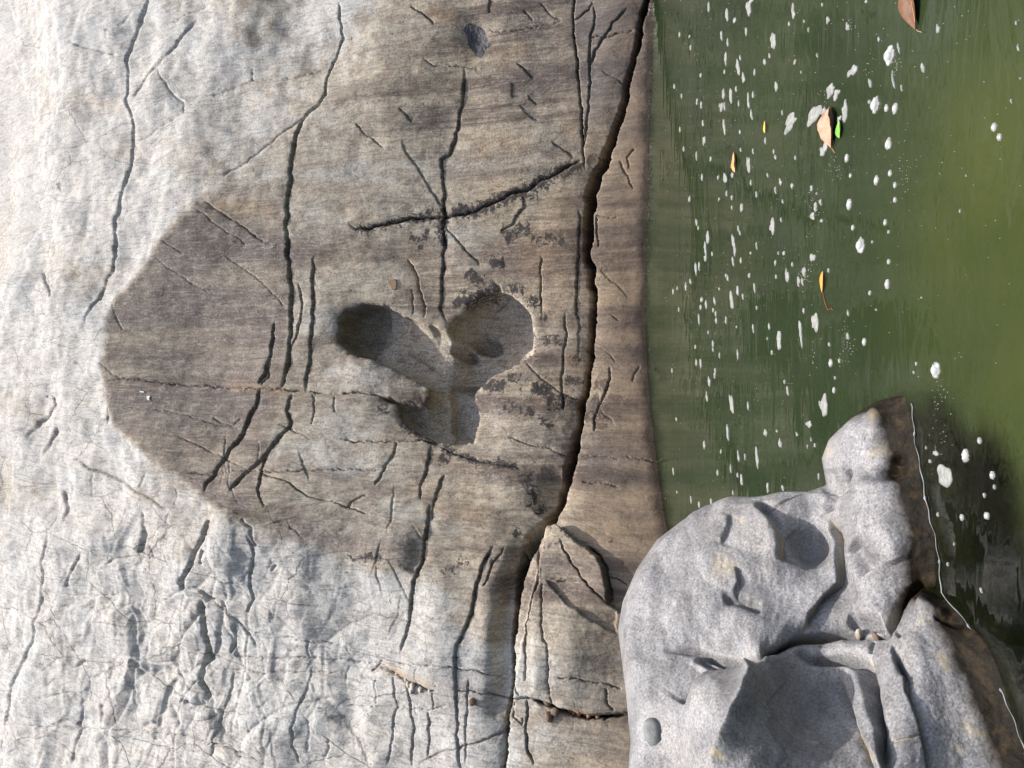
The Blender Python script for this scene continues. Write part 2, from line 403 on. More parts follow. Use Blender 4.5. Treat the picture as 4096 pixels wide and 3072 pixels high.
hin = inside(X_, Y_, heart); hd, _, _ = seg_dist(X_, Y_, heart + [heart[0]])
JX = (X_ * 4 - 1250) / .45208; JY = (Y_ * 4 - 1100) / .45208
# rim width: sharp under the upper (image-left) lip, easy on the lower (image-right) lip
rimw = 2.2 + 4.0 * sstep(1700, 1900, JX) * sstep(120, 300, JY) + 3 * sstep(1250, 1420, JY) + 2 * sstep(600, 900, JY) * sstep(1300, 1000, JX) * sstep(500, 800, JX)
deep = .27 + .02 * sstep(1000, 300, JX) - .03 * sstep(1150, 1450, JY) + .16 * sstep(1150, 1330, JX) * sstep(1000, 860, JY)
hv = -deep * (1 - np.exp(-hd / rimw * 1.1)) - .05 * sstep(0, 25, hd)
hv = np.where(hin, hv, -.020 * np.exp(-hd / 2.5))
D[hx] += hv
def hmask(poly, soft): return FW.area(T('J', poly), soft)
m = hmask([(150, 200), (585, 240), (570, 380), (500, 520), (460, 620), (430, 760), (150, 760)], 1.1)
inh = np.zeros(PX.shape, np.float32); inh[hx] = np.where(hin, sstep(0, 3, hd), 0)
D -= .12 * m * inh
q = T('J', [(1085, 770)])[0]; FW.blob(None, q[0], q[1], 13, 20, .055); q = T('J', [(700, 600)])[0]; FW.blob(None, q[0], q[1], 20, 9, .03, .45)
m = hmask([(1135, 930), (1140, 1060), (1135, 1180), (1165, 1290), (1180, 1380), (1560, 1380), (1560, 900), (1300, 880)], 1.6)
D -= .085 * m * inh * sstep(760, 560, 0 * FW.X + (FW.Y * 4 - 1100) / .45208 * .5)
FW.crack(T('J', [(1160, 880), (1130, 950), (1128, 1080), (1140, 1190), (1160, 1300)]), 1.4, 0, step=.03, sl=8)
for (cx, cy), (rx, ry), dp, an in (((1425, 490), (150, 92), .15, .25), ((1235, 600), (105, 72), .12, .3), ((1560, 640), (60, 40), .03, 0)):
    q = T('J', [(cx, cy)])[0]; sc = .45208 / 4
    x = FW.X - q[0]; y = FW.Y - q[1]; ca, sa = math.cos(an), math.sin(an)
    r = np.sqrt(((x * ca + y * sa) / (rx * sc)) ** 2 + ((-x * sa + y * ca) / (ry * sc)) ** 2)
    D -= dp * (1 - sstep(.55, 1.08, r)) * (inh if dp > 0 else inh)
for pts, w, dp, stp in (([(610, 645), (640, 640), (780, 645), (870, 690), (935, 740), (940, 800)], .8, .015, .05), ([(480, 620), (640, 480), (700, 440), (800, 395)], 1.2, .0, .05),
                        ([(930, 760), (1030, 800), (1070, 830)], 1., .008, .02), ([(1530, 590), (1580, 640), (1560, 695)], 1., .02, .01), ([(1700, 700), (1640, 760), (1480, 830)], 1., .006, .01),
                        ([(1480, 330), (1520, 290), (1640, 190), (1670, 140), (1640, 80)], 1.1, .03, .02), ([(770, 1220), (860, 1170), (1000, 1150)], .7, .008, .01),
                        ([(250, 470), (330, 500), (430, 460), (500, 470)], .8, .02, .02), ([(1150, 950), (1250, 940), (1380, 1010), (1430, 1050)], 1.2, .01, .02), ([(1150, 1180), (1250, 1230), (1340, 1300), (1420, 1340)], 1.4, .0, -.03)):
    FW.crack(T('J', pts), w, dp, step=stp, sl=6)
# lip slab that overhangs the lower notch
FW.crack(T('J', [(600, 1092), (700, 1105), (760, 1128), (960, 1140)]), 1.2, .05, step=-.02, sl=8, taper=.2)

# main fissure and the slot above the ledge
MAIN = T('P', [(1405, -60), (1395, 0), (1385, 60), (1370, 120), (1355, 170), (1345, 230), (1330, 280), (1312, 330), (1290, 380), (1278, 420), (1274, 470), (1272, 520), (1274, 560), (1281, 600), (1283, 640), (1284, 690), (1280, 740), (1275, 790),
               (1268, 840), (1258, 890), (1247, 940), (1237, 985), (1224, 1030), (1207, 1080), (1182, 1125), (1152, 1150), (1137, 1180), (1126, 1220), (1117, 1270), (1112, 1320), (1108, 1400), (1105, 1470), (1099, 1530), (1093, 1590), (1088, 1659), (1080, 1760)])
rj = random.Random(12); MAINW = MAIN; MJ = []
for (x1, y1), (x2, y2) in zip(MAIN[:-1], MAIN[1:]):
    for q_ in (0, .5): MJ.append((x1 + (x2 - x1) * q_ + rj.uniform(-1.3, 1.3), y1 + (y2 - y1) * q_))
MAIN = MJ + [MAIN[-1]]
FW.crack(MAIN, 3., .60, rnd=.035, rl=9, step=0, taper=0, p=5,
         widths=[2.4, 2.4, 2.5, 2.6, 2.6, 3.0, 3.4, 4.0, 4.8, 5.0, 4.8, 4.4, 3.6, 3.2, 3.0, 2.6, 2.6, 2.8, 3.2, 3.6, 4.2, 4.6, 4.8, 5.2, 6.0, 4.6, 3.4, 2.6, 2.2, 2.0, 1.9, 1.7, 1.6, 1.5, 1.4, 1.4])
right_of = FW.area(MAIN + T('P', [(1700, 1760), (1700, -60)]), 3.)
D += .05 * right_of * np.exp(-((FW.X - 585) / 60) ** 2)
# face rolls under towards the fissure near the lower blocks
FW.crack(T('P', [(1190, 1150), (1130, 1190), (1100, 1270), (1085, 1360), (1085, 1480), (1070, 1560)]), 9, .10, taper=.15, p=2)
FW.crack(T('P', [(1215, 1010), (1195, 1060), (1165, 1110)]), 13, .10, taper=.3, p=2)
CR = []   # (tile, points, width, depth, round, step)
def c(t, pts, w=.9, dp=.03, rnd=.012, stp=0., sl=14.): CR.append((t, pts, w, dp, rnd, stp, sl))
c('A', [(2185, 0), (2200, 240), (2170, 330), (2110, 450), (2100, 520), (2110, 640)], 1.1, .06, .02, .02)
c('A', [(2115, 560), (2090, 650), (1950, 770), (1925, 880), (1890, 1000), (1875, 1180), (1855, 1300), (1850, 1430), (1860, 1550), (1866, 1658), (1880, 1778), (1890, 1918), (1885, 2058), (1890, 2158), (1880, 2298), (1865, 2398), (1830, 2508), (1810, 2528)], 1.5, .09, .035, .035, 22)
c('D', [(2035, 0), (2025, 150), (2030, 300), (2030, 420), (2020, 560), (2015, 680), (1990, 780), (1975, 880)], 1.2, .06, .02, .03)
c('D', [(1930, 170), (1950, 260), (1965, 340), (1945, 430), (1925, 540), (1890, 600)], 1., .04, .012, .015)
c('D', [(1780, 430), (1770, 560), (1755, 680), (1730, 760), (1680, 830)], 1.2, .05, .02, .03, 20)
c('D', [(1760, 690), (1745, 790), (1700, 830)], 1., .03)
c('D', [(0, 845), (250, 830), (420, 818), (560, 805), (700, 800), (900, 800), (1050, 820), (1300, 840), (1500, 855), (1700, 860), (1900, 870), (2050, 885), (2210, 905)], .8, .03, .012, .0)
c('E', [(0, 900), (90, 890), (200, 895), (280, 925), (345, 955)], 1., .05, .012, .01)
c('D', [(1690, 860), (1665, 960), (1630, 1020), (1595, 1080), (1580, 1150), (1500, 1250), (1450, 1320), (1390, 1400), (1340, 1480), (1320, 1540)], 1.4, .06, .03, .035, 24)
c('D', [(1905, 890), (1880, 950), (1860, 1010), (1885, 1080), (1860, 1140), (1790, 1210), (1730, 1300), (1640, 1380), (1540, 1470), (1480, 1530)], 1.3, .055, .03, .03, 24)
c('D', [(1740, 1290), (1710, 1340), (1700, 1430), (1680, 1530), (1720, 1640)], 1.1, .05, .015, .02)
c('D', [(1180, 1415), (1370, 1412), (1630, 1398), (1800, 1400), (2000, 1395), (2212, 1390), (2490, 1390)], .7, .028, .006)
c('D', [(1700, 1410), (1850, 1460), (2000, 1560), (2200, 1610), (2400, 1680)], .8, .03, .008, .01)
c('D', [(460, 1300), (560, 1380), (700, 1440), (850, 1500), (960, 1570), (1050, 1630), (1100, 1640)], 1.8, .07, .03, -.03, 16)
c('D', [(570, 1400), (555, 1560)], .8, .03); c('D', [(960, 1400), (925, 1490)], .8, .025); c('D', [(1140, 1500), (1135, 1620)], .8, .025)
c('D', [(460, 1215), (620, 1225), (800, 1230)], .7, .02)
c('D', [(2035, 900), (2040, 1000), (2030, 1100)], .7, .03); c('D', [(2170, 910), (2170, 1020)], .7, .02)
c('D', [(300, 900), (330, 960), (260, 1040), (200, 1100)], 2.5, .09, .02, .03)
c('D', [(350, 1110), (310, 1200), (260, 1290)], 3, .07, .02, .03); c('D', [(220, 1080), (170, 1180)], 2.5, .05, .02)
c('D', [(370, 1520), (400, 1640), (395, 1720)], 3, .05, .02, .04, 18)
c('D', [(690, 980), (670, 1090)], 1.2, .04); c('D', [(540, 640), (640, 690), (780, 800)], .8, .015); c('D', [(430, 630), (560, 790)], 1, .025)
c('E', [(430, 20), (470, 70), (490, 140), (510, 230), (540, 330), (530, 390)], 1.3, .06, .02, -.035)
c('E', [(445, 210), (465, 310), (465, 380)], .9, .03, .01, -.01)
c('B', [(795, 440), (795, 560), (780, 680), (755, 830), (740, 900), (700, 1000), (650, 1030), (650, 1150), (668, 1250), (655, 1340), (660, 1450), (665, 1600), (660, 1700), (650, 1810), (650, 1920), (635, 2000), (680, 2090)], 1.2, .065, .02, .03)
c('E', [(1540, -300), (1540, 0), (1530, 120), (1520, 260), (1520, 370), (1545, 420)], 1., .06, .015, .02)
c('E', [(1300, 0), (1290, 200), (1297, 380)], .8, .04, .01)
c('E', [(1450, 370), (1455, 500), (1440, 620), (1430, 750), (1425, 850), (1440, 950), (1445, 1000)], 1., .055, .012, .01)
c('E', [(1190, 690), (1260, 760), (1340, 830), (1420, 890), (1540, 930)], .8, .02, .006, .01)
c('E', [(580, 1230), (560, 1320), (540, 1420), (515, 1480), (515, 1580)], 1.1, .055, .015, .02)
c('E', [(370, 1200), (330, 1300), (280, 1390), (220, 1490)], 1., .045, .012, .01)
c('E', [(670, 1410), (620, 1500), (590, 1600), (575, 1700)], 1., .045, .012, .02)
c('E', [(160, 1550), (90, 1580), (30, 1640)], 1., .03); c('E', [(0, 1200), (200, 1212), (400, 1200), (560, 1200), (630, 1212)], .9, .05, .01, .02)
c('E', [(620, 1225), (800, 1300), (950, 1340), (1100, 1360), (1170, 1380)], .8, .02, .01, .012)
c('E', [(1080, 1180), (1200, 1220), (1350, 1250), (1480, 1300)], .8, .02, .008, .012)
c('E', [(1750, 720), (1735, 850), (1690, 960), (1650, 1050), (1640, 1150)], 1., .045, .01, .01)
c('E', [(1640, 380), (1760, 385), (1810, 430)], .6, .015); c('E', [(1885, 820), (1900, 770), (1935, 715)], .7, .02)
c('E', [(1560, 1300), (1700, 1305), (1900, 1310), (2060, 1330)], .6, .018); c('E', [(1560, 1470), (1680, 1480), (1800, 1500)], .6, .018)
c('E', [(1540, 1210), (1520, 1330), (1500, 1440)], 1.6, .05, .02, -.02)
c('B', [(450, 40), (530, 100), (610, 160)], 1., .03, .01, .015); c('B', [(530, 390), (600, 425), (780, 430), (900, 450)], .7, .02)
FAULT = [(1570, 1040), (1450, 1090), (1300, 1170), (1200, 1240), (1100, 1260), (950, 1330), (800, 1390), (650, 1410), (500, 1415), (350, 1440), (200, 1480), (100, 1480), (40, 1450)]
c('B', FAULT, 2.2, .055, .03, -.03, 18)
for q in ([(100, 800), (160, 870), (210, 910), (290, 960)], [(390, 710), (465, 790)], [(400, 910), (430, 990), (490, 1080), (560, 1200), (620, 1290), (655, 1340)], [(665, 1460), (740, 1550), (830, 1650), (900, 1720)],
          [(1160, 680), (1220, 750), (1265, 795)], [(1210, 620), (1260, 680)], [(1130, 400), (1200, 460), (1240, 510)], [(960, 0), (955, 90)], [(1100, 540), (1115, 640)], [(1370, 920), (1500, 1020)]):
    c('B', q, .8, .022, .006, .015)
c('B', [(1500, -150), (1500, 0), (1495, 120), (1505, 250), (1525, 400), (1530, 520), (1545, 650), (1560, 800), (1560, 900), (1575, 1100)], 1.2, .09, .02, -.01)
c('B', [(1640, 30), (1635, 150), (1605, 230), (1605, 400), (1610, 560), (1600, 700), (1580, 850), (1570, 950)], 1., .05, .012, .015)
c('B', [(1500, 125), (1600, 60), (1620, 0)], 1., .04, .01); c('B', [(1850, 50), (1760, 150), (1700, 220), (1630, 340), (1610, 420)], 1., .04, .015, .02)
c('B', [(1600, 235), (1700, 230), (1800, 210), (1850, 205), (1885, 180)], .8, .03); c('B', [(1180, 1270), (1190, 1340), (1130, 1400), (1110, 1450), (1030, 1500)], .9, .03, .01, .02)
c('B', [(1800, 1040), (1840, 1120), (1900, 1230)], .7, .02); c('B', [(1660, 1400), (1800, 1415)], .6, .02); c('B', [(1660, 1410), (1675, 1600)], .8, .04)
c('B', [(1900, 960), (1850, 1020), (1860, 1100)], .6, .02); c('B', [(940, 190), (1050, 200), (1180, 190), (1330, 150), (1420, 125)], .8, .02, .008, .015)
c('B', [(1280, 20), (1330, 70), (1420, 125)], .7, .02); c('B', [(1180, 60), (1240, 130)], 1, .03)
c('A', [(950, -150), (950, 0), (900, 90), (865, 190), (845, 270), (820, 360), (805, 520), (795, 640), (850, 740), (840, 850), (820, 960), (800, 1130), (780, 1250), (770, 1350), (750, 1430), (740, 1530), (745, 1658), (720, 1728), (690, 1808), (650, 1908), (600, 2018), (560, 2108), (540, 2148)], 1.5, .07, .04, .05, 26)
c('A', [(1420, 10), (1290, 60), (1150, 120), (1000, 180), (930, 210), (860, 260)], 1.5, .05, .03, -.05, 18)
c('A', [(1270, 130), (1180, 230), (1100, 340), (1020, 420), (950, 480), (890, 560), (850, 650)], 1.6, .05, .03, .05, 18)
c('A', [(1020, 430), (1080, 530), (1120, 600), (1190, 660), (1190, 740), (1000, 830), (880, 920), (760, 960)], 1.5, .05, .02, -.05, 16)
c('A', [(1200, 650), (1400, 600), (1620, 510), (1900, 490), (2100, 440)], 1.1, .03, .01, -.02); c('A', [(1620, 430), (1615, 520)], .8, .03)
c('A', [(1330, 1300), (1420, 1370), (1530, 1440), (1660, 1540), (1770, 1590)], 1.4, .03, .02, -.03)
c('A', [(2090, 640), (1950, 770), (1850, 840), (1700, 950), (1560, 1060), (1400, 1150)], 1.6, .04, .03, -.04, 20)
c('A', [(700, 210), (770, 170), (850, 60)], 2.5, .04, .02, .03); c('A', [(480, 280), (640, 330), (760, 360)], 2.5, .04, .02, .04); c('A', [(360, 800), (340, 950), (290, 1100)], 3, .06, .02, .05, 18)
c('A', [(370, 1180), (385, 1250), (330, 1280)], 2, .07, .02, .04); c('A', [(1280, 1350), (1400, 1460), (1560, 1560), (1600, 1600)], 1., .02, .01, -.02)
c('A', [(940, 1500), (1060, 1560), (1200, 1650)], 1., .02, .01, -.02); c('D', [(980, 0), (1150, 120), (1350, 240)], .9, .014); c('D', [(1450, 0), (1650, 130), (1860, 330)], .9, .014)
c('D', [(720, 290), (750, 400), (790, 480)], .9, .015); c('D', [(250, 100), (330, 210), (380, 280)], 2, .08, .03, .04); c('D', [(1370, 1050), (1500, 1100), (1560, 1040)], .8, .015)
c('D', [(800, 990), (1000, 990), (1200, 1030), (1400, 1090), (1590, 1130)], .7, .012); c('D', [(1150, 1170), (1330, 1250), (1500, 1330), (1620, 1390)], .8, .015)
c('G', [(320, 120), (320, 220), (285, 310), (270, 440), (275, 560), (255, 680), (215, 820), (205, 860), (150, 960), (110, 1080), (80, 1200), (70, 1330), (45, 1480), (10, 1590)], 1.6, .07, .03, .04, 20)
c('G', [(530, 250), (490, 330), (450, 430), (430, 490)], 1.2, .05, .015, .03); c('G', [(270, 520), (420, 535), (600, 545), (740, 540)], .9, .035, .01); c('G', [(270, 590), (330, 610), (480, 615), (730, 640)], .9, .03, .01)
c('G', [(0, 1160), (120, 1165), (210, 1200), (330, 1195), (430, 1165), (560, 1190)], 1., .035, .015); c('G', [(0, 1350), (100, 1345), (250, 1385), (400, 1395), (500, 1410), (700, 1410), (900, 1430), (1100, 1440), (1300, 1480), (1500, 1530), (1650, 1580), (1780, 1650)], 1.3, .05, .025, .02)
c('G', [(500, 1190), (520, 1280), (485, 1380), (500, 1440), (460, 1560), (440, 1640)], 1.4, .06, .02, .03)
c('G', [(1380, 50), (1340, 150), (1290, 250), (1270, 330), (1220, 420), (1200, 510)], 3.2, .15, .03, .05, 16)
c('G', [(1340, 230), (1330, 330)], 2.2, .08); c('G', [(1590, 60), (1650, 110), (1690, 220)], 1.6, .05); c('G', [(1640, 150), (1675, 230), (1650, 370), (1640, 470), (1650, 560), (1620, 650)], 1.3, .07, .02, .04)
c('G', [(1270, 470), (1370, 560), (1440, 570), (1490, 640), (1560, 730), (1640, 830), (1670, 890)], 1.5, .06, .02, .02); c('G', [(1280, 470), (1450, 620), (1530, 700), (1600, 760), (1660, 780), (1800, 800), (1950, 830), (2200, 860)], 1.1, .045, .015)
c('G', [(1330, 560), (1330, 700), (1335, 850), (1350, 950), (1300, 1000), (1285, 1080), (1310, 1160), (1330, 1240)], 3.0, .12, .04, .06, 18)
c('G', [(1530, 720), (1510, 830), (1470, 920)], 2.0, .08, .01, .03); c('G', [(1350, 935), (1500, 940), (1780, 945), (2000, 945), (2170, 955), (2412, 985)], 1., .05, .012, .01)
c('G', [(1380, 1010), (1560, 1030), (1700, 1045), (1900, 1035), (2212, 1040)], .9, .04, .01); c('G', [(1480, 1020), (1465, 1150), (1440, 1300), (1435, 1400), (1390, 1480), (1380, 1590)], 1.2, .05, .015, .02)
c('G', [(2020, 1000), (1980, 1150), (1945, 1280), (1915, 1400), (1910, 1500), (1960, 1630)], 1.1, .05, .02, .02); c('G', [(1000, 880), (1150, 890), (1340, 935)], 1., .035)
c('G', [(1120, 1250), (1200, 1150), (1290, 1080)], 1.6, .06, .01, .03); c('G', [(1050, 1260), (1110, 1330), (1160, 1400)], 5, .10, .02, .06); c('G', [(1160, 1230), (1240, 1260), (1320, 1250)], 5, .10, .02, .04)
c('G', [(520, 960), (470, 990), (450, 1010)], 3, .07, .02, .03); c('G', [(960, 220), (980, 300)], 2.5, .05); c('G', [(900, 0), (920, 150), (890, 280)], 3.5, .06, .03, .04)
c('G', [(680, 340), (760, 300), (860, 290), (960, 320)], 2, .03, .02, -.03); c('G', [(1000, 200), (1100, 360)], 1, .02); c('G', [(1780, 380), (1810, 330)], 2, .04)
c('G', [(2100, 1590), (2130, 1530), (2120, 1480)], 3, .05, .02, .04); c('G', [(2000, 1560), (2010, 1350), (2060, 1230), (2150, 1200)], 3, .02, .02, .02); c('G', [(1620, 1340), (1680, 1480), (1760, 1590)], 1, .02)
c('G', [(2000, 830), (2000, 940)], .8, .03); c('G', [(820, 1130), (820, 1300)], 1.5, .03, .01, .03); c('G', [(1110, 0), (1080, 80)], 1.2, .04); c('G', [(1380, 1500), (1500, 1510), (1600, 1600)], 1.2, .04)
c('H', [(575, -60), (560, 0), (550, 100), (535, 200), (520, 300), (470, 430), (445, 560), (435, 680), (420, 800), (390, 870), (375, 930)], 1.4, .07, .03, .035, 24)
c('H', [(985, 210), (940, 310), (890, 430), (860, 560), (840, 670), (800, 780), (760, 870), (750, 1000), (755, 1150), (760, 1300), (750, 1450), (765, 1700)], 1.3, .06, .025, .035, 22)
c('H', [(1050, 220), (1000, 300), (940, 450), (920, 490)], 1., .03, .01, .01)
c('H', [(0, 965), (200, 985), (400, 985), (600, 995), (750, 1010), (850, 1025), (910, 1040), (1070, 1080)], 1., .04, .012, -.01)
c('H', [(230, 1000), (320, 1030), (420, 1090), (500, 1120), (580, 1160), (640, 1165)], 2., .07, .01, .03); c('H', [(260, 950), (230, 1000), (190, 1040)], 1.5, .05)
c('H', [(0, 1260), (200, 1265), (350, 1265), (430, 1280), (560, 1285), (700, 1250)], 1., .035, .012); c('H', [(210, 1080), (215, 1250)], .8, .025); c('H', [(335, 1060), (345, 1200), (350, 1265), (330, 1290), (325, 1450), (300, 1640)], 1., .045, .015, .02)
c('H', [(430, 1090), (435, 1200), (440, 1290), (455, 1400), (445, 1560), (440, 1650)], 1.1, .05, .015, .02); c('H', [(605, 1170), (605, 1280)], .9, .04); c('H', [(560, 1290), (555, 1400), (560, 1480), (540, 1590)], 1.2, .05, .015, .025)
BEDJ = [(740, 1150), (900, 1170), (1100, 1210), (1250, 1205), (1330, 1240), (1450, 1290), (1560, 1320), (1700, 1330), (1840, 1305)]
c('H', BEDJ[:4], 1., .05, .015, .02); c('H', BEDJ[3:], 3., .16, .02, .04)
c('H', [(830, 1080), (825, 1250), (810, 1400), (805, 1640)], .9, .04, .012, .01); c('H', [(1130, 1100), (1140, 1150), (1170, 1190)], .8, .04)
c('H', [(1210, 1220), (1195, 1400), (1210, 1530), (1250, 1640)], 1.1, .05, .02, .02); c('H', [(1370, 1190), (1390, 1280), (1365, 1350)], 1., .04); c('H', [(1110, 1230), (1120, 1330), (1170, 1380), (1175, 1330)], 1., .04)
c('H', [(1265, 220), (1270, 320), (1285, 460), (1250, 560), (1215, 720), (1210, 900), (1210, 1100)], 1.6, .06, .03, -.02)
c('H', [(1310, 460), (1315, 560), (1315, 700), (1330, 800), (1360, 860), (1370, 950), (1360, 1100), (1375, 1190)], 1.2, .06, .025, -.02)
c('H', [(1420, 200), (1480, 300), (1540, 390), (1590, 450), (1660, 520), (1800, 640)], 1.1, .05, .015, .035); c('H', [(1600, 230), (1680, 290), (1710, 360), (1730, 410), (1745, 500), (1755, 600)], 2., .10, .02, .02)
c('H', [(1740, 420), (1860, 470)], .9, .04); c('H', [(1430, 1070), (1560, 1080), (1700, 1110), (1840, 1140)], .9, .03, .01); c('H', [(1740, 1140), (1740, 1250), (1790, 1280)], 1.2, .05)
c('H', [(1120, 1380), (1060, 1420), (920, 1480), (780, 1520), (620, 1560), (480, 1640)], 1.6, .025, .01, .012); FW.crack(T('H', [(470, 180), (500, 250), (490, 310), (430, 390)]), 8, .035)
FW.soft = (.45 + .55 * STEEP).astype(np.float32)
for t, pts, w, dp, rnd, stp, sl in CR:
    big_ = w >= 1.1
    FW.crack(T(t, pts), max(.45, w * .46), dp * 1.15, rnd=rnd * .22, rl=4 if big_ else 3, step=stp * .30, sl=sl * .6, taper=.07)
# random hairline fractures in the pale broken rock
r2 = random.Random(5)
for i in range(150):
    zone = r2.random()
    if zone < .6: x0, y0 = r2.uniform(0, 420), r2.uniform(520, 768)
    elif zone < .8: x0, y0 = r2.uniform(40, 330), r2.uniform(420, 600)
    else: x0, y0 = r2.uniform(20, 600), r2.uniform(0, 520)
    if (300 < x0 < 545 and 255 < y0 < 470) or zone > .86: continue
    an = r2.choice((0.05, 1.5, 1.75, .6)) + r2.gauss(0, .18); n = r2.randint(3, 6); pts = [(x0, y0)]
    for j in range(n):
        an += r2.gauss(0, .22); st = r2.uniform(5, 16); pts.append((pts[-1][0] + st * math.cos(an), pts[-1][1] + st * math.sin(an)))
    FW.crack(pts, r2.uniform(.5, .7), r2.uniform(.006, .016), step=r2.uniform(-.004, .006), sl=6, taper=.3)
# rounded bulges and hollows of the big forms
for t, (x, y), rx, ry, v in (('H', (350, 250), 30, 22, .05), ('H', (980, 700), 22, 70, .05), ('H', (620, 700), 24, 60, .045), ('H', (1500, 900), 40, 50, .06), ('H', (1290, 1000), 10, 40, .03), ('H', (1480, 380), 30, 26, -.04),
                             ('E', (1230, 1000), 40, 45, .05), ('E', (150, 760), 30, 22, .05), ('E', (900, 150), 30, 26, .03), ('B', (300, 700), 50, 60, .05), ('B', (1100, 800), 40, 60, .04), ('D', (1200, 500), 60, 60, -.05), ('D', (1000, 1250), 60, 40, .03),
                             ('B', (880, 240), 16, 20, -.05), ('A', (1000, 650), 22, 26, .06), ('A', (1400, 330), 40, 30, .05), ('D', (150, 250), 30, 30, .12), ('G', (560, 200), 40, 24, .08), ('G', (1500, 300), 24, 40, .07), ('G', (800, 420), 30, 20, .05), ('G', (300, 1270), 26, 26, .06),
                             ('E', (1330, 1560), 24, 38, -.03), ('G', (620, 980), 20, 14, -.04), ('G', (2100, 1350), 24, 24, .04), ('D', (480, 540), 12, 10, -.03), ('E', (1000, 45), 6, 5, .012)):
    q = T(t, [(x, y)])[0]; FW.blob(None, q[0], q[1], rx, ry, v)
for poly, dv in (([(1275, 245), (1420, 215), (1540, 390), (1590, 450), (1290, 430)], .022), ([(1345, 455), (1590, 452), (1690, 540), (1800, 650), (1800, 790), (1640, 700), (1480, 600)], .03)):
    D -= dv * FW.area(T('H', poly), 1.4)  # shallow recesses shaped to throw shade on the wedge block
wedge_ = T('P', [(1182, 1125)]) + T('H', [(1270, 75), (1400, 90), (1520, 190), (1600, 230), (1680, 290), (1730, 410), (1755, 600), (1800, 640), (2300, 900), (2300, 1290), (1840, 1305), (1560, 1320), (1450, 1290), (1330, 1240), (1250, 1205), (1110, 1205)])
D += .075 * FW.area(wedge_, 2.2)
FW.crack(T('H', [(1270, 80), (1400, 90), (1520, 190), (1600, 230), (1680, 290)]), 1.6, .05)
# crest in the top-left corner: what lies beyond it is a rock face further back
crest = T('A', [(-20, -500), (30, 100), (60, 350), (100, 520), (160, 680), (175, 830), (230, 950), (215, 1180), (240, 1400), (235, 1470), (150, 1620), (60, 1760), (-60, 1900), (-300, 2000)])
behind = FW.area(crest + [(-400, crest[-1][1]), (-400, crest[0][1])], 1.2)
D -= .75 * behind
dC, sC, _ = seg_dist(FW.X, FW.Y, crest); D -= (1 - behind) * .05 * np.exp(-dC / 5)
D *= 1 - .0 * PX

# ------------------------------------------------------------------ the cliff: pigment and painted shade
st = FW.chan('brown_tone'); st += STEEP * (.48 + .20 * sstep(260, 400, FW.X) + .30 * sstep(400, 560, FW.X))
st += .35 * sstep(330, 430, FW.X) * (1 - STEEP)
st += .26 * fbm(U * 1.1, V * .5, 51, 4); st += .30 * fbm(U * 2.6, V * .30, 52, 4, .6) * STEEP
yy = FW.Y + 45 * fbm(U * 1.2, V * .5, 61, 4, .6)
st -= .42 * sstep(530, 680, yy) * sstep(640, 480, FW.X) + .32 * sstep(540, 700, yy)
FW.stroke('brown_tone', T('H', [(1300, 150), (1500, 450), (1600, 650)]), 30, .9); FW.stroke('brown_tone', T('H', [(900, 250), (700, 300), (300, 350)]), 22, .6)
st += .25 * sstep(360, 470, FW.X) * sstep(180, 60, FW.Y)
film_shade = FW.chan('film_shade')  # dark streaks, plus shade painted into hollows and under bulges
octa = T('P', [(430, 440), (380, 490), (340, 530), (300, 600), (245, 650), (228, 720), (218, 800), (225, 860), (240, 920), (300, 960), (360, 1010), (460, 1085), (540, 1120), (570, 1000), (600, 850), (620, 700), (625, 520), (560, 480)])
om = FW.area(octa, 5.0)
film_shade += .70 * om * (1 + .5 * fbm(U * 2.5, V * .3, 55, 3)); st += .5 * om  # octagon patch darker and browner, with streaks
for t, pts, w, v in (('P', [(240, 790), (450, 790), (640, 800)], 12, .9), ('P', [(250, 680), (400, 700), (620, 690)], 10, .6), ('P', [(520, 540), (620, 560), (700, 560)], 14, .8), ('P', [(640, 500), (760, 505), (820, 495)], 7, .8),
                     ('P', [(980, 340), (1100, 330), (1280, 320)], 8, .6), ('P', [(940, 372), (1100, 375), (1250, 360)], 6, .6), ('P', [(1200, 690), (1320, 700), (1400, 700)], 12, .7), ('P', [(1050, 900), (1200, 960), (1330, 900)], 12, .5),
                     ('P', [(560, 1000), (800, 1050), (1000, 1080)], 8, .5), ('P', [(560, 1140), (750, 1170), (900, 1200)], 12, .8), ('P', [(1240, 1000), (1330, 990), (1430, 990)], 12, .6), ('P', [(1050, 150), (1200, 160), (1240, 200)], 30, .5), ('P', [(1000, 40), (1150, 50), (1230, 40)], 20, .45),
                     ('P', [(900, 780), (1000, 820), (1080, 760)], 24, .45), ('P', [(760, 700), (850, 760), (900, 860)], 22, .5), ('P', [(1130, 1200), (1250, 1240), (1330, 1300)], 30, .45), ('P', [(780, 640), (760, 740)], 22, .5),  # shade of the heart hollow and the wedge block, painted dark
                     ('P', [(880, 1450), (1020, 1500), (1080, 1580)], 24, .4), ('P', [(900, 1150), (860, 1190), (900, 1220)], 14, .7)):
    FW.stroke('film_shade', T(t, pts), w, v)
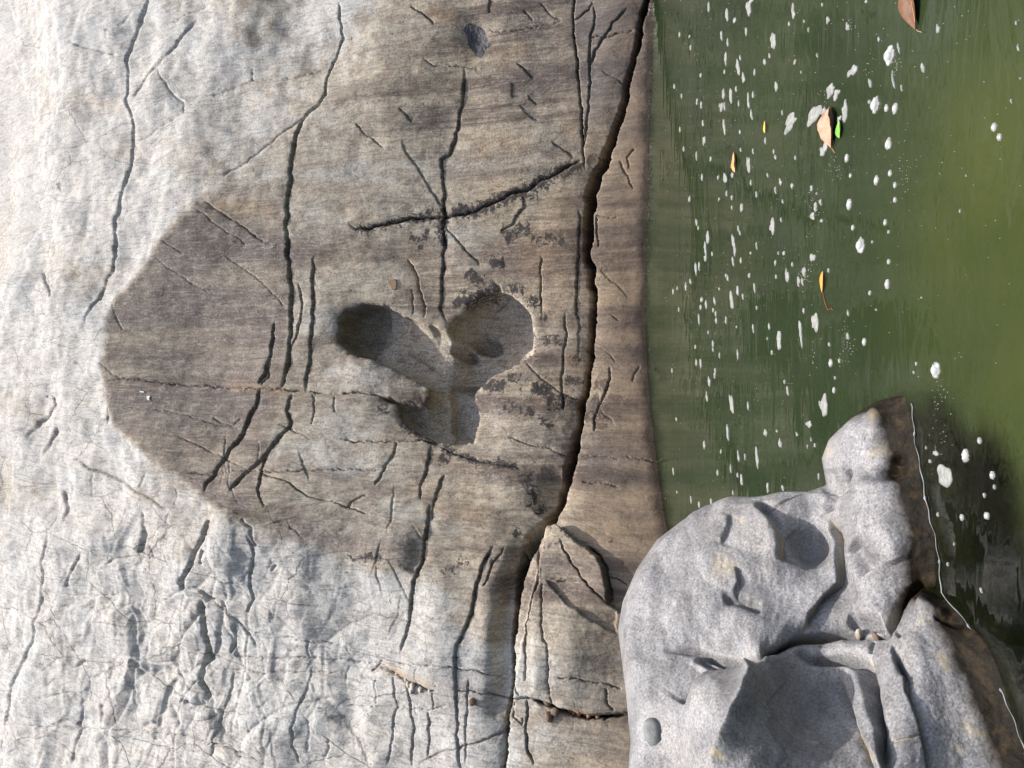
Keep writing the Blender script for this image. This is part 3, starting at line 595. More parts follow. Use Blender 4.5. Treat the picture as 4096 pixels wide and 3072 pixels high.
for t, pts, w, v in (('P', [(680, 800), (760, 830), (880, 850)], 24, -.55), ('P', [(640, 900), (760, 930), (860, 940)], 26, -.5), ('P', [(560, 980), (800, 1010), (1100, 1060)], 22, -.4), ('P', [(700, 560), (800, 600), (900, 620)], 30, -.4), ('P', [(760, 450), (900, 420), (1000, 520)], 30, -.35), ('P', [(650, 380), (820, 330)], 26, -.35),
                     ('P', [(1060, 880), (1100, 930)], 20, -.55), ('P', [(700, 640), (690, 740)], 14, -.5), ('P', [(960, 480), (1040, 560)], 20, -.4), ('P', [(800, 1100), (1000, 1120), (1130, 1080)], 16, -.3), ('P', [(560, 720), (610, 800)], 10, -.5), ('P', [(1150, 1300), (1200, 1400), (1250, 1480)], 24, -.35), ('P', [(1300, 400), (1330, 600)], 20, -.15), ('P', [(1120, 280), (1250, 290)], 16, -.35)):
    FW.stroke('brown_tone', T(t, pts), w * 1.15, v * .6)
for t, pts, w, v in (('P', [(1150, 450), (1190, 560), (1190, 700)], 34, .42), ('P', [(1330, 450), (1340, 600), (1340, 800)], 24, .40), ('P', [(1190, 780), (1200, 900)], 20, .40), ('P', [(1000, 420), (1150, 400)], 22, .3), ('P', [(1280, 1060), (1350, 1100)], 24, .45), ('P', [(900, 1080), (1100, 1120)], 12, .35), ('P', [(860, 560), (940, 590)], 18, .25), ('P', [(720, 480), (850, 470)], 14, .3),
                     ('E', [(540, 850), (600, 900), (590, 960)], 6, .9), ('A', [(1300, 1280), (1500, 1330), (1850, 1370)], 8, .55), ('D', [(1400, 830), (1700, 860), (1900, 890)], 5, .55), ('B', [(560, 60), (650, 110), (760, 100)], 7, .6), ('B', [(700, 280), (820, 330), (900, 400)], 8, .5),
                     ('B', [(950, 350), (1050, 380), (1150, 330), (1250, 270)], 9, .5), ('E', [(1250, 200), (1350, 300), (1300, 420)], 24, .45), ('E', [(1450, 600), (1560, 720), (1500, 850)], 14, .55), ('B', [(1300, 1250), (1450, 1400), (1500, 1500)], 22, .45), ('B', [(1400, 850), (1540, 830)], 8, .6), ('B', [(1300, 900), (1000, 980), (750, 1000)], 14, .4),
                     ('H', [(230, 990), (420, 1060), (640, 1150)], 5, .6), ('E', [(1750, 300), (1850, 700), (1900, 1000)], 16, .35), ('H', [(1460, 1290), (1600, 1305), (1700, 1320)], 3, .9), ('H', [(1500, 40), (1750, 100), (1900, 80)], 26, .5), ('A', [(820, 700), (600, 660), (420, 630)], 8, .35), ('E', [(1000, 1420), (700, 1400), (300, 1450)], 26, .3), ('E', [(0, 1250), (200, 1260), (400, 1290)], 12, .35)):
    FW.stroke('ochre', T(t, pts), w, v)
gm = FW.area(T('P', [(1236, -40), (1240, 80), (1252, 190), (1262, 270), (1330, 270), (1345, 330), (1420, 330), (1460, 330), (1460, -40)]), 14); FW.chan('grey')[:] = np.maximum(FW.chan('grey'), gm * 1.1)
for t, pts, w, v in (('E', [(1650, 1200), (1750, 1350), (1900, 1500)], 22, .45), ('H', [(1000, 950), (850, 970)], 8, .5), ('H', [(1500, 1200), (1700, 1050)], 20, .4), ('E', [(700, 880), (750, 1000), (850, 1080)], 14, .4), ('E', [(1620, 420), (1800, 480), (1900, 450)], 14, .4), ('B', [(740, 640), (640, 900), (690, 1150)], 7, .4)):
    FW.stroke('grey', T(t, pts), w, v)
for t, pts, w, v in (('D', [(720, 290), (750, 400), (790, 480)], .9, .8), ('B', [(400, 910), (430, 990), (490, 1080), (560, 1200), (640, 1320)], .8, .7), ('B', [(100, 800), (160, 870), (210, 910), (290, 960)], 1., .7), ('B', [(390, 710), (465, 790)], .9, .7), ('B', [(1160, 680), (1265, 795)], .8, .7),
                     ('E', [(1560, 1300), (1700, 1305), (1900, 1310), (2060, 1330)], .8, .7), ('B', [(1960, 40), (1945, 170), (1920, 280), (1905, 400), (1890, 500), (1870, 640)], .8, .6), ('E', [(1190, 690), (1420, 890), (1540, 930)], .8, .5), ('D', [(980, 0), (1150, 120), (1350, 240)], .8, .6), ('D', [(1450, 0), (1650, 130), (1860, 330)], .8, .5),  # second stroke here paints the lit edge of the main fissure
                     ('E', [(1000, 240), (1130, 270), (1220, 380), (1240, 500), (1260, 590), (1200, 660)], 3.4, .6), ('E', [(560, 700), (620, 780), (640, 860)], 5, .5), ('E', [(200, 540), (250, 570), (180, 640)], 5, .5), ('E', [(900, 1000), (1000, 1050), (900, 1120)], 12, .4), ('E', [(430, 40), (300, 260), (200, 290)], 8, .25), ('E', [(0, 780), (150, 760), (350, 850)], 10, .35), ('E', [(0, 1300), (250, 1330), (500, 1400)], 9, .35), ('E', [(650, 1400), (900, 1430), (1150, 1480)], 9, .3)):  # opening stroke here paints the lit rim of the right lobe
    FW.stroke('vein_lit', T(t, pts), w, v)
LICH_SHADE = [('B', [(1560, 1050), (1450, 1100), (1310, 1165), (1200, 1240), (1100, 1265), (950, 1330), (850, 1370), (700, 1360)], 5, .62), ('B', [(680, 1400), (500, 1415), (350, 1435), (200, 1480), (80, 1480)], 3.4, .50), ('B', [(1590, 1020), (1650, 1060), (1680, 1020)], 7, .5),
        ('B', [(1030, 1500), (1130, 1520), (1060, 1560)], 4, .45), ('B', [(1110, 1480), (1190, 1480), (1210, 1530)], 4, .50), ('B', [(1230, 1550), (1350, 1540), (1450, 1560)], 4, .42), ('B', [(550, 1360), (570, 1390)], 4, .55), ('B', [(540, 1490), (570, 1500)], 4, .55), ('B', [(430, 1540), (560, 1545)], 3, .5), ('B', [(490, 1590), (530, 1600)], 4, .5), ('B', [(640, 1340), (650, 1440), (650, 1600)], 4, .5),
        ('E', [(960, 40), (1010, 45), (1060, 35)], 4, .66), ('E', [(810, 110), (870, 150), (930, 160)], 4.5, .58), ('E', [(1010, 190), (940, 230), (850, 270), (780, 300)], 5, .56), ('E', [(730, 280), (760, 300), (770, 320)], 5, .64), ('E', [(1080, 210), (1150, 215), (1190, 230)], 3.4, .52), ('E', [(1210, 280), (1290, 310)], 5, .46), ('E', [(1290, 380), (1330, 410)], 4, .5), ('E', [(780, 230), (800, 250)], 3, .55),
        ('E', [(910, 850), (980, 840), (1060, 860)], 5, .62), ('E', [(1080, 780), (1130, 800), (1160, 810)], 4, .52), ('E', [(1230, 870), (1300, 865), (1370, 890)], 5, .58), ('E', [(1330, 950), (1420, 950), (1440, 990)], 6, .54), ('E', [(1050, 985), (1180, 1010), (1260, 1040)], 4, .46), ('E', [(1160, 870), (1180, 880)], 4, .5), ('E', [(1450, 800), (1570, 810)], 4, .48), ('E', [(1450, 940), (1530, 950)], 4.5, .46), ('E', [(1280, 1070), (1380, 1110)], 4, .42), ('E', [(1640, 840), (1700, 850), (1740, 870)], 4.5, .56),
        ('E', [(1580, 1040), (1640, 1060), (1660, 1090), (1740, 1100)], 4.5, .55), ('E', [(1740, 900), (1820, 940), (1940, 970)], 3.5, .50), ('E', [(1630, 920), (1670, 930)], 3, .55), ('E', [(640, 1235), (720, 1260), (800, 1300), (900, 1340), (1000, 1340), (1130, 1360)], 3.4, .52), ('E', [(620, 1300), (700, 1310)], 4, .48), ('E', [(440, 1130), (520, 1180), (600, 1205)], 3.4, .52), ('E', [(230, 995), (310, 1010)], 3, .48), ('E', [(370, 1080), (480, 1130)], 2.6, .48), ('E', [(1180, 1400), (1240, 1560), (1290, 1640)], 5, .44),  # last stroke here paints the shade of the alcove by the fissure
        ('E', [(1280, 520), (1340, 550), (1420, 540)], 5, .4), ('E', [(1480, 640), (1550, 660)], 4, .44), ('E', [(1690, 100), (1740, 110)], 5, .46), ('H', [(20, 310), (80, 310), (150, 290), (290, 295)], 3, .42), ('H', [(640, 390), (760, 350), (830, 320)], 3.4, .40), ('H', [(1430, 150), (1500, 190)], 2.4, .5), ('H', [(1700, 190), (1760, 200)], 2, .5), ('H', [(920, 270), (1010, 360)], 4, .4), ('H', [(1150, 90), (1110, 140)], 3, .5), ('E', [(560, 1200), (620, 1210)], 2, .7), ('D', [(250, 900), (310, 920)], 3, .3)]
for t, pts, w, dp, rnd, stp, sl in CR:
    if w >= 1.1 and t in 'BDEH': FW.stroke('film_shade', T(t, pts), 2.6, .55, taper=.2)
for t, pts, w, v in LICH_SHADE: FW.stroke('lichen_shade', T(t, pts), w * 1.8, v + .06, taper=.02)
FW.chan('lichen_shade'); FW.chan('vein_lit'); film_shade[:] = np.maximum(film_shade, inh * (.0 + .35 * fbm(U * 4, V * 4, 58, 3)))
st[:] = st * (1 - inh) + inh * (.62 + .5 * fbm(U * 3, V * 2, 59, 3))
FW.ch['vein_lit'][:] = np.maximum(FW.ch['vein_lit'], inh * (.60 + .35 * fbm(U * 2.2, V * 3, 66, 3))); FW.stroke('vein_lit', T('J', [(1080, 640), (1110, 780), (1090, 900), (1080, 1000)]), 7, .5); FW.chan('ochre')[:] = np.maximum(FW.chan('ochre'), inh * .12)  # hollow painted paler to brighten its deep shade
st[:] = np.maximum(st, .22 * STEEP * sstep(620, 540, FW.Y))
c1 = np.stack([np.clip(st, 0, 1.2), FW.ch['lichen_shade'], np.clip(film_shade, 0, 1)], -1)
c2 = np.stack([FW.ch['ochre'], FW.ch['grey'], FW.ch['vein_lit']], -1)

# ------------------------------------------------------------------ the cliff: build, split along its joints
def normals(P):
    a = np.gradient(P, axis=0); b = np.gradient(P, axis=1); n = np.cross(a, b)
    n /= np.linalg.norm(n, axis=-1, keepdims=True) + 1e-9
    s = np.sign((n * (np.array([0, 0, CAM_H]) - P)).sum(-1, keepdims=True)); return n * s
NB = normals(BASE)
for _ in range(10):
    NB[1:-1] = .25 * NB[:-2] + .5 * NB[1:-1] + .25 * NB[2:]; NB[:, 1:-1] = .25 * NB[:, :-2] + .5 * NB[:, 1:-1] + .25 * NB[:, 2:]
NB /= np.linalg.norm(NB, axis=-1, keepdims=True)
PW = BASE + NB * D[..., None]
CX = .25 * (FW.X[:-1, :-1] + FW.X[1:, :-1] + FW.X[:-1, 1:] + FW.X[1:, 1:]); CY = .25 * (FW.Y[:-1, :-1] + FW.Y[1:, :-1] + FW.Y[:-1, 1:] + FW.Y[1:, 1:])
rid = np.zeros(CX.shape, np.int8)
top = [(MAIN[0][0], -400)]; bot = [(MAIN[-1][0], 1200)]
rid[inside(CX, CY, top + MAIN + bot + [(900, 1200), (900, -400)])] = 1
wedge = T('P', [(1182, 1125)]) + T('H', [(1270, 75), (1400, 90), (1520, 190), (1600, 230), (1680, 290), (1710, 360), (1730, 410), (1745, 500), (1755, 600), (1800, 640), (2300, 900), (2300, 1290), (1840, 1305), (1700, 1330), (1560, 1320), (1450, 1290), (1330, 1240), (1250, 1205), (1090, 1205)])
rid[inside(CX, CY, wedge) & (rid == 1)] = 2
foot = T('H', [(1050, 1207), (1250, 1205), (1330, 1240), (1450, 1290), (1560, 1320), (1700, 1330), (1840, 1305), (2300, 1290), (3000, 3000), (900, 3000)])
rid[inside(CX, CY, foot) & (rid == 1)] = 3
strip = T('B', [(1500, -800), (1500, 0), (1495, 120), (1505, 250), (1525, 400), (1530, 520), (1545, 650), (1560, 800), (1560, 900), (1575, 1100), (1800, 1100), (3000, -800)])
rid[inside(CX, CY, strip) & (rid == 0)] = 4
rid[inside(CX, CY, crest + [(-500, crest[-1][1]), (-500, crest[0][1])])] = 5
incl = T('B', [(800, 150), (860, 140), (920, 190), (945, 250), (960, 290), (930, 310), (915, 350), (900, 375), (850, 340), (820, 290), (785, 200)])
rid[inside(CX, CY, incl)] = 6
jm = np.clip((rough_zone + .8 * low_left + .45 * upl) * (1 - STEEP) + .12 * STEEP * (1 - inh), 0, .62)
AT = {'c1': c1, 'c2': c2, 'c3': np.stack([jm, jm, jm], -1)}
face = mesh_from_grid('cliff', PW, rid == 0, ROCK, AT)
tag(face, 'tall brown and pale grey riverside rock face with a heart-shaped hollow', 'cliff')
o = mesh_from_grid('dark_stone', PW, rid == 6, DARK, {}); o.parent = face; o.matrix_parent_inverse = Matrix.Translation(-Vector(face.location))
o['label'] = 'dark slate-coloured stone set in the brown rock'
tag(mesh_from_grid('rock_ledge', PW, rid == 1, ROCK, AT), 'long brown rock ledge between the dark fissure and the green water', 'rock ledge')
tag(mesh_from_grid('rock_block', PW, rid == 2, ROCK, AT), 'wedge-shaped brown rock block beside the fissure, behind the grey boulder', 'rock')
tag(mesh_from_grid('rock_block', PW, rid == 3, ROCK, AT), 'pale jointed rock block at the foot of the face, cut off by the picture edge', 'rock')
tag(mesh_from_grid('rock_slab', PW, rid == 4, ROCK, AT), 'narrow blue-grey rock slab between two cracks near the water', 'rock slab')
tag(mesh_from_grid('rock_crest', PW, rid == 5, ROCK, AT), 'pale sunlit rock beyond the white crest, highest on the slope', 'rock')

# ------------------------------------------------------------------ grey boulders in the foreground
SIL = np.array([(1945, 846, 2.47), (1918, 856, 2.52), (1890, 868, 2.56), (1840, 900, 2.62), (1790, 950, 2.68), (1775, 990, 2.70), (1785, 1048, 2.68), (1740, 1064, 2.75), (1650, 1070, 2.85), (1560, 1090, 2.95), (1480, 1120, 3.0), (1420, 1165, 3.0), (1375, 1230, 2.95), (1345, 1300, 2.9), (1335, 1360, 2.85),
                (1345, 1440, 2.7), (1352, 1500, 2.62), (1362, 1600, 2.5), (1358, 1660, 2.42), (1350, 1760, 2.3), (1340, 1900, 2.1)])
WL = np.array([(1950, 846), (1966, 880), (1975, 950), (1990, 1050), (2015, 1150), (2032, 1280), (2080, 1340), (2130, 1410), (2170, 1520), (2212, 1620), (2262, 1750), (2320, 1900)])
def wl_y(x): return water_pt(x * k_, 0)[1]
ctrl = [(x, y, Y) for x, y, Y in SIL] + [(x, y, wl_y(x)) for x, y in WL]
ctrl += [(x + 90, y - 10, water_pt((x + 90) * k_, 0, -.07)[1]) for x, y in WL[1:]] + [(x + 190, y - 20, water_pt((x + 190) * k_, 0, -.22)[1]) for x, y in WL[1:]]
ctrl += [(1870, 920, 2.535), (1850, 1000, 2.55), (1900, 1060, 2.44), (1830, 1120, 2.53), (1920, 1180, 2.36), (1700, 1150, 2.66), (1600, 1180, 2.74), (1500, 1230, 2.78), (1640, 1280, 2.58), (1760, 1260, 2.50), (1880, 1270, 2.40), (1440, 1350, 2.70), (1560, 1380, 2.52), (1460, 1430, 2.58), (1420, 1520, 2.48), (1450, 1620, 2.36),
         (1640, 1400, 2.36), (1620, 1500, 2.22), (1580, 1640, 2.04), (1720, 1430, 2.36), (1780, 1450, 2.33), (1760, 1600, 2.09), (1690, 1540, 2.2), (1825, 1290, 2.46), (1749, 1173, 2.645), (1900, 1420, 2.20), (1900, 1560, 2.04), (2020, 1460, 2.09), (2040, 1600, 1.98), (1700, 1800, 1.86), (1950, 1800, 1.84), (1520, 1480, 2.40)]
ctrl = np.array(ctrl)
def tps(cx, cy, cz, x, y, lam=1e-3):
    cx = cx / 500.; cy = cy / 500.; x = x / 500.; y = y / 500.; n = len(cx)
    def phi(r2): return .5 * r2 * np.log(r2 + 1e-12)
    K = phi((cx[:, None] - cx) ** 2 + (cy[:, None] - cy) ** 2) + lam * np.eye(n)
    Pm = np.stack([np.ones(n), cx, cy], 1); A = np.block([[K, Pm], [Pm.T, np.zeros((3, 3))]])
    w = np.linalg.solve(A, np.concatenate([cz, [0, 0, 0]]))
    out = w[n] + w[n + 1] * x + w[n + 2] * y
    for i in range(n): out = out + w[i] * phi((x - cx[i]) ** 2 + (y - cy[i]) ** 2)
    return out
rows = np.concatenate([846 + np.linspace(0, 1, 40) ** 1.5 * 60, np.arange(908, 1670, 1.7), np.arange(1672, 1900, 8)])
xl = np.interp(rows, SIL[:, 1], SIL[:, 0]); xw = np.interp(rows, WL[:, 1], WL[:, 0])
ker = np.array([1, 2, 3, 2, 1]) / 9.; xs_ = np.convolve(np.pad(xl, 2, 'edge'), ker, 'valid'); xl[3:-3] = xs_[3:-3]
xr = xw + 215 * np.clip((rows - 846) / 70, 0.02, 1)
NS = 430; s_ = np.linspace(0, 1, NS) ** 1.12
BX = xl[:, None] + (xr - xl)[:, None] * s_[None]; BY = np.repeat(rows[:, None], NS, 1)
YD = tps(ctrl[:, 0], ctrl[:, 1], ctrl[:, 2], BX, BY)
dsil = (BX - xl[:, None]) * k_
YD = YD + .13 * (1 - np.sqrt(np.clip(1 - (1 - np.clip(dsil / 16, 0, 1)) ** 2, 0, 1)))
QX, QY = BX * k_, BY * k_
FB = Field(QX.astype(np.float32), QY.astype(np.float32), (.8 * fbm(QX / 18, QY / 18, 71, 2), .8 * fbm(QX / 18, QY / 18, 72, 2)))
x_, y_, z_ = at_dist(QX, QY, YD); BB = np.stack([x_, y_, z_], -1)
DB = FB.D; FB.mod[:] = 1
DB += .010 * fbm(x_ * 3.4, z_ * 3.4 + y_ * 3, 73, 2); DB += .0022 * fbm(x_ * 14, z_ * 13 + y_ * 9, 74, 3); DB += .0006 * fbm(x_ * 60, z_ * 50 + y_ * 30, 75, 3)
def b(t, pts, w, dp, rnd=0., rl=8., stp=0., sl=14., p=1.6, taper=.12): FB.crack(T(t, pts), w, dp, rnd=rnd, rl=rl, step=stp, sl=sl, p=p, taper=taper)
VAL = [(-120, 905), (0, 890), (80, 885), (200, 920), (280, 920), (430, 890), (560, 840), (680, 845), (760, 800), (860, 780), (1000, 745), (1080, 745), (1200, 740), (1270, 725), (1330, 640), (1360, 575), (1440, 510), (1520, 470), (1600, 500), (1700, 580)]
b('I', VAL, 3.0, .05, .045, 13, 0, p=2, taper=.2)
b('I', [(520, -60), (520, 0), (590, 70), (635, 150), (640, 230), (620, 320)], 2., .012, .01, 8, .030, 16)
b('I', [(940, 20), (930, 100), (960, 180), (990, 280), (1010, 400), (1015, 460), (970, 500), (890, 580), (830, 650), (800, 750)], 1.4, .018, .012, 6, .018, 14)
b('I', [(430, 890), (420, 1000), (440, 1090), (400, 1250), (340, 1420), (280, 1620), (250, 1760)], 6, -.035, 0, 0, p=1.2)
b('I', [(560, 900), (760, 1000), (860, 1150), (900, 1350), (850, 1600)], 38, .02, p=2, taper=.25)
b('I', [(760, 880), (860, 930), (960, 940), (1080, 950), (1150, 1000), (1180, 1100), (1220, 1250), (1280, 1390), (1310, 1550), (1330, 1700)], 4.5, .035, .01, 10, .02, 12, p=2)
b('I', [(960, 960), (1000, 1080), (1060, 1220), (1110, 1370), (1180, 1500), (1230, 1610), (1270, 1700)], 1.2, .012, .006, 6, -.014, 9)
b('I', [(1190, 900), (1170, 980), (1180, 1080), (1215, 1200), (1290, 1380), (1320, 1600)], .9, .012, .004, 5)
b('I', [(1350, 830), (1360, 900), (1400, 1000), (1450, 1080), (1450, 1180), (1500, 1300), (1540, 1420), (1570, 1550), (1600, 1700)], 1.3, .014, .008, 7, .012, 10)
b('I', [(1370, 920), (1410, 1010), (1450, 1080)], 3.2, .018); b('I', [(1200, 790), (1190, 900)], .9, .010, .004, 5)
b('I', [(1090, 210), (1150, 290), (1220, 390)], 9, .03, p=2); b('I', [(650, 30), (760, 120), (820, 230), (840, 340)], 16, .03, p=2, taper=.3); b('I', [(1280, 60), (1350, 200), (1400, 330)], 12, -.012, p=2)
b('I', [(260, 565), (380, 575), (500, 605)], 5, .022, 0, 0, p=2); b('I', [(80, 930), (180, 985), (250, 960)], 3, .02, .01); b('I', [(0, 1250), (60, 1150), (150, 1020)], 3, .02, .015, 8, .015)
b('I', [(1340, 1480), (1450, 1470), (1560, 1440)], .9, .006); b('I', [(650, 1390), (760, 1440), (880, 1450)], .9, .004); b('I', [(370, 380), (380, 480), (330, 560)], 1.4, .006, 0, 0, .008)
b('I', [(340, 60), (330, 150), (280, 260)], 1.2, .005, 0, 0, .006); b('I', [(1050, 660), (1100, 690), (1160, 680), (1250, 670)], 5, .03, p=2); b('I', [(1500, 560), (1600, 620), (1730, 700)], 8, -.02, p=2)
b('I', [(1640, 700), (1750, 740), (1830, 740)], 1.4, .012, .01, 6); b('I', [(1380, 800), (1450, 750), (1540, 730)], 2, .012, .01, 6, .01)
b('F', [(930, 1380), (960, 1510), (930, 1600), (950, 1659)], 4, .012, .01, 8, p=2); b('F', [(900, 1520), (1020, 1500), (1100, 1490)], 6, .022, p=2)
for t, (x, y), rx, ry, v, an in (('F', (1040, 1440), 7, 10, -.045, 0), ('F', (1330, 1410), 17, 7, -.035, -.15), ('F', (1390, 1320), 8, 6, -.02, 0), ('F', (1100, 1150), 22, 20, .02, .3), ('F', (1200, 1500), 26, 16, .015, 0), ('F', (1250, 1060), 10, 16, .012, 0),
                                 ('I', (300, 200), 48, 60, .035, 0), ('I', (1180, 200), 26, 50, .02, 0), ('I', (150, 1150), 30, 34, .03, 0), ('I', (1550, 1000), 40, 60, .015, 0), ('I', (1100, 850), 22, 12, .012, 0), ('I', (700, 560), 40, 26, -.02, 0), ('I', (880, 230), 20, 40, -.02, 0)):
    q = T(t, [(x, y)])[0]; FB.blob(None, q[0], q[1], rx, ry, v, an)
NBB = normals(BB)
for _ in range(8):
    NBB[1:-1] = .25 * NBB[:-2] + .5 * NBB[1:-1] + .25 * NBB[2:]; NBB[:, 1:-1] = .25 * NBB[:, :-2] + .5 * NBB[:, 1:-1] + .25 * NBB[:, 2:]
fade = np.clip(dsil / 8, 0, 1)[..., None] * np.clip((rows - 846) / 40, 0, 1)[:, None, None]
FR = BB + NBB * (1.35 * DB[..., None]) * fade
# the far side of the boulders, rolling down into the water
nb = 46; back = np.zeros((len(rows), nb, 3)); P0 = FR[:, 0]; hd_ = P0[:, :2] / np.linalg.norm(P0[:, :2], axis=1, keepdims=True)
size = np.clip((rows - 846) / 160, .05, 1)
for i in range(nb):
    s = (nb - i) / nb
    dxy = (.05 * np.sqrt(s) + .60 * s) * size
    back[:, i, :2] = P0[:, :2] + hd_ * dxy[:, None]
    tane = (P0[:, 2] - CAM_H) / np.linalg.norm(P0[:, :2], axis=1)
    back[:, i, 2] = P0[:, 2] + tane * dxy * 1.05 - (P0[:, 2] + .30) * s ** 1.7
    n_ = .02 * fbm(back[:, i, 0] * 5, back[:, i, 2] * 5 + s * 6, 77, 3); back[:, i, 2] -= np.abs(n_) * np.minimum(1, s * 4)
PB = np.concatenate([back, FR], 1)
wt = FB.chan('wet'); FB.chan('och'); FB.chan('shade')
for t, pts in (('I', [(520, 0), (590, 70), (635, 150), (640, 230), (620, 320)]), ('I', [(940, 20), (930, 100), (960, 180), (990, 280), (1010, 400), (1015, 460), (970, 500), (890, 580), (830, 650), (800, 750)]), ('I', [(960, 960), (1000, 1080), (1060, 1220), (1110, 1370), (1180, 1500), (1230, 1610)]),
               ('I', [(1190, 900), (1170, 980), (1180, 1080), (1215, 1200), (1290, 1380), (1320, 1600)]), ('I', [(1450, 1080), (1450, 1180), (1500, 1300), (1540, 1420), (1570, 1550), (1600, 1700)]), ('I', [(1340, 1480), (1450, 1470), (1560, 1440)]), ('I', [(650, 1390), (760, 1440), (880, 1450)])):
    FB.stroke('och', T(t, pts), 1.0, .75, taper=.05)
for t, pts, w, v in (('F', [(1190, 970), (1280, 980), (1250, 1060), (1230, 1100)], 5, .9), ('I', [(1250, 700), (1330, 610), (1370, 540), (1470, 490), (1640, 520)], 3.2, .9), ('I', [(760, 800), (880, 770), (1000, 740)], 2.4, .7), ('I', [(1640, 920), (1700, 980), (1740, 1060)], 3.5, .6), ('I', [(1800, 1330), (1860, 1420), (2000, 1450)], 3, .5), ('I', [(1380, 800), (1450, 770), (1600, 700)], 3, .5),
                     ('I', [(1490, 1240), (1540, 1380), (1560, 1440)], 3.4, .35), ('F', [(1180, 1300), (1300, 1250), (1440, 1260)], 4, .5), ('I', [(1740, 1510), (1860, 1560)], 4, .3), ('I', [(280, 1600), (310, 1640)], 3, .7), ('I', [(390, 90), (430, 120)], 3, .6), ('F', [(900, 1240), (960, 1290)], 5, .35), ('I', [(180, 380), (330, 400), (370, 440)], 9, .4)): FB.stroke('och', T(t, pts), w, v)
for t, pts, w, v in (('I', [(1120, 230), (1210, 380)], 6, .5), ('I', [(280, 570), (480, 600)], 5, .6), ('I', [(1380, 940), (1450, 1070)], 4, .6), ('I', [(700, 40), (830, 200), (930, 330)], 10, .45), ('I', [(60, 120), (200, 170), (300, 100)], 10, .4), ('I', [(560, 940), (700, 1100), (700, 1350), (600, 1600)], 34, .5), ('I', [(900, 600), (1050, 560), (1200, 560)], 14, .5), ('F', [(950, 1620), (700, 1600), (500, 1610)], 8, .4)): FB.stroke('shade', T(t, pts), w, v)  # mostly shade of steep facets and scooped hollows, painted in
for t, pts, w, v in (('F', [(1020, 1420), (1050, 1460)], 6, .8), ('F', [(1250, 1430), (1400, 1390)], 6, .9), ('F', [(1330, 1290), (1420, 1340)], 5, .6), ('I', [(1110, 690), (1230, 680)], 3, .5)): FB.stroke('wet', T(t, pts), w, v)
padz = np.zeros((len(rows), nb, 3), np.float32)
cb = np.concatenate([padz, np.stack([FB.ch['wet'], FB.ch['och'], FB.ch['shade']], -1)], 1)
# split along the deep cleft between the two boulders
bx = np.concatenate([np.repeat((xl * k_)[:, None], nb, 1), FB.X], 1); by = np.concatenate([np.repeat((rows * k_)[:, None], nb, 1), FB.Y], 1)
cxb = .25 * (bx[:-1, :-1] + bx[1:, :-1] + bx[:-1, 1:] + bx[1:, 1:]); cyb = .25 * (by[:-1, :-1] + by[1:, :-1] + by[:-1, 1:] + by[1:, 1:])
frontp = [(400, T('I', VAL)[0][1])] + T('I', VAL) + [(1200, T('I', [(1700, 580)])[0][1] + 10), (1200, 1200), (400, 1200)]
fm = inside(cxb, cyb, frontp)
tag(mesh_from_grid('boulder', PB, ~fm, BOULDER, {'c1': cb}), 'smooth grey boulder with a rounded knob reaching out into the water', 'boulder')
tag(mesh_from_grid('boulder', PB, fm, BOULDER, {'c1': cb}), 'grooved dark grey boulder in the picture corner, nearest the camera', 'boulder')

# ------------------------------------------------------------------ water and river bed
wx = np.concatenate([np.linspace(-40, -5.2, 20), np.arange(-5, 5.01, .05), np.linspace(5.2, 40, 20)]); wy = np.concatenate([np.linspace(-25, .4, 14), np.arange(.5, 8.6, .05), np.linspace(8.8, 14, 6)])
WXg, WYg = np.meshgrid(wx, wy, indexing='ij')
bl = [water_pt(x * k_, y * k_)[:2] for x, y in WL]; wl = [water_pt(pxw[j], gy[j])[:2] for j in range(0, len(gy), 12)]
d1, _, _ = seg_dist(WXg, WYg, bl); d2, _, _ = seg_dist(WXg, WYg, wl)
CLEAR_POLY = [water_pt(*q)[:2] for q in T('F', [(1370, 885), (1560, 930), (1700, 960), (1800, 1010), (1900, 1030), (2000, 1100), (2090, 1190), (2160, 1350), (2230, 1500)]) + T('P', [(2260, 1350), (2330, 1500), (2400, 1900), (2300, 1900), (2100, 1600), (1950, 1200), (1900, 900)])]
wn = .05 * fbm(WXg * 4, WYg * 6, 95, 3); fin = inside(WXg + wn, WYg + wn, CLEAR_POLY); fd, _, _ = seg_dist(WXg + wn, WYg + wn, CLEAR_POLY + [CLEAR_POLY[0]])
clear_zone = sstep(-.05, .07, np.where(fin, fd, -fd))  # water made clearer, and so darker, inside this outline
murk = np.minimum(.99 - .92 * clear_zone, 1 - np.exp(-d2 * 9))
sp = water_pt(980, 250); sh = np.exp(-(((WXg - sp[0] - .1) / .55) ** 2 + ((WYg - sp[1] + .05) / .48) ** 2))
sp2 = water_pt(1000, 370); sh = np.maximum(sh, .9 * np.exp(-(((WXg - sp2[0]) / .5) ** 2 + ((WYg - sp2[1] + .1) / .30) ** 2)))
cw = np.stack([np.clip(murk, .06, .985), sh, 0 * sh], -1)
water = mesh_from_grid('water', np.stack([WXg, WYg, 0 * WXg], -1), np.ones((len(wx) - 1, len(wy) - 1), bool), WATER, {'c1': cw}, (0, 0, 0)); tag(water, 'still green river water with foam and fallen leaves', kind='structure')
BED = plain('river_bed_silt', (.05, .045, .02), .9, (.09, .085, .03), 3, .03)
bx_ = np.linspace(-40, 40, 60); by_ = np.linspace(-25, 16, 40); bxg, byg = np.meshgrid(bx_, by_, indexing='ij')
bed = mesh_from_grid('river_bed', np.stack([bxg, byg, -1.1 + .15 * fbm(bxg, byg, 91, 3)], -1), np.ones((59, 39), bool), BED, {}, (0, 0, 0)); tag(bed, kind='structure')
# flip checks: make normals face up
for o in (water, bed):
    me = o.data
    if me.polygons[0].normal.z < 0: me.flip_normals()

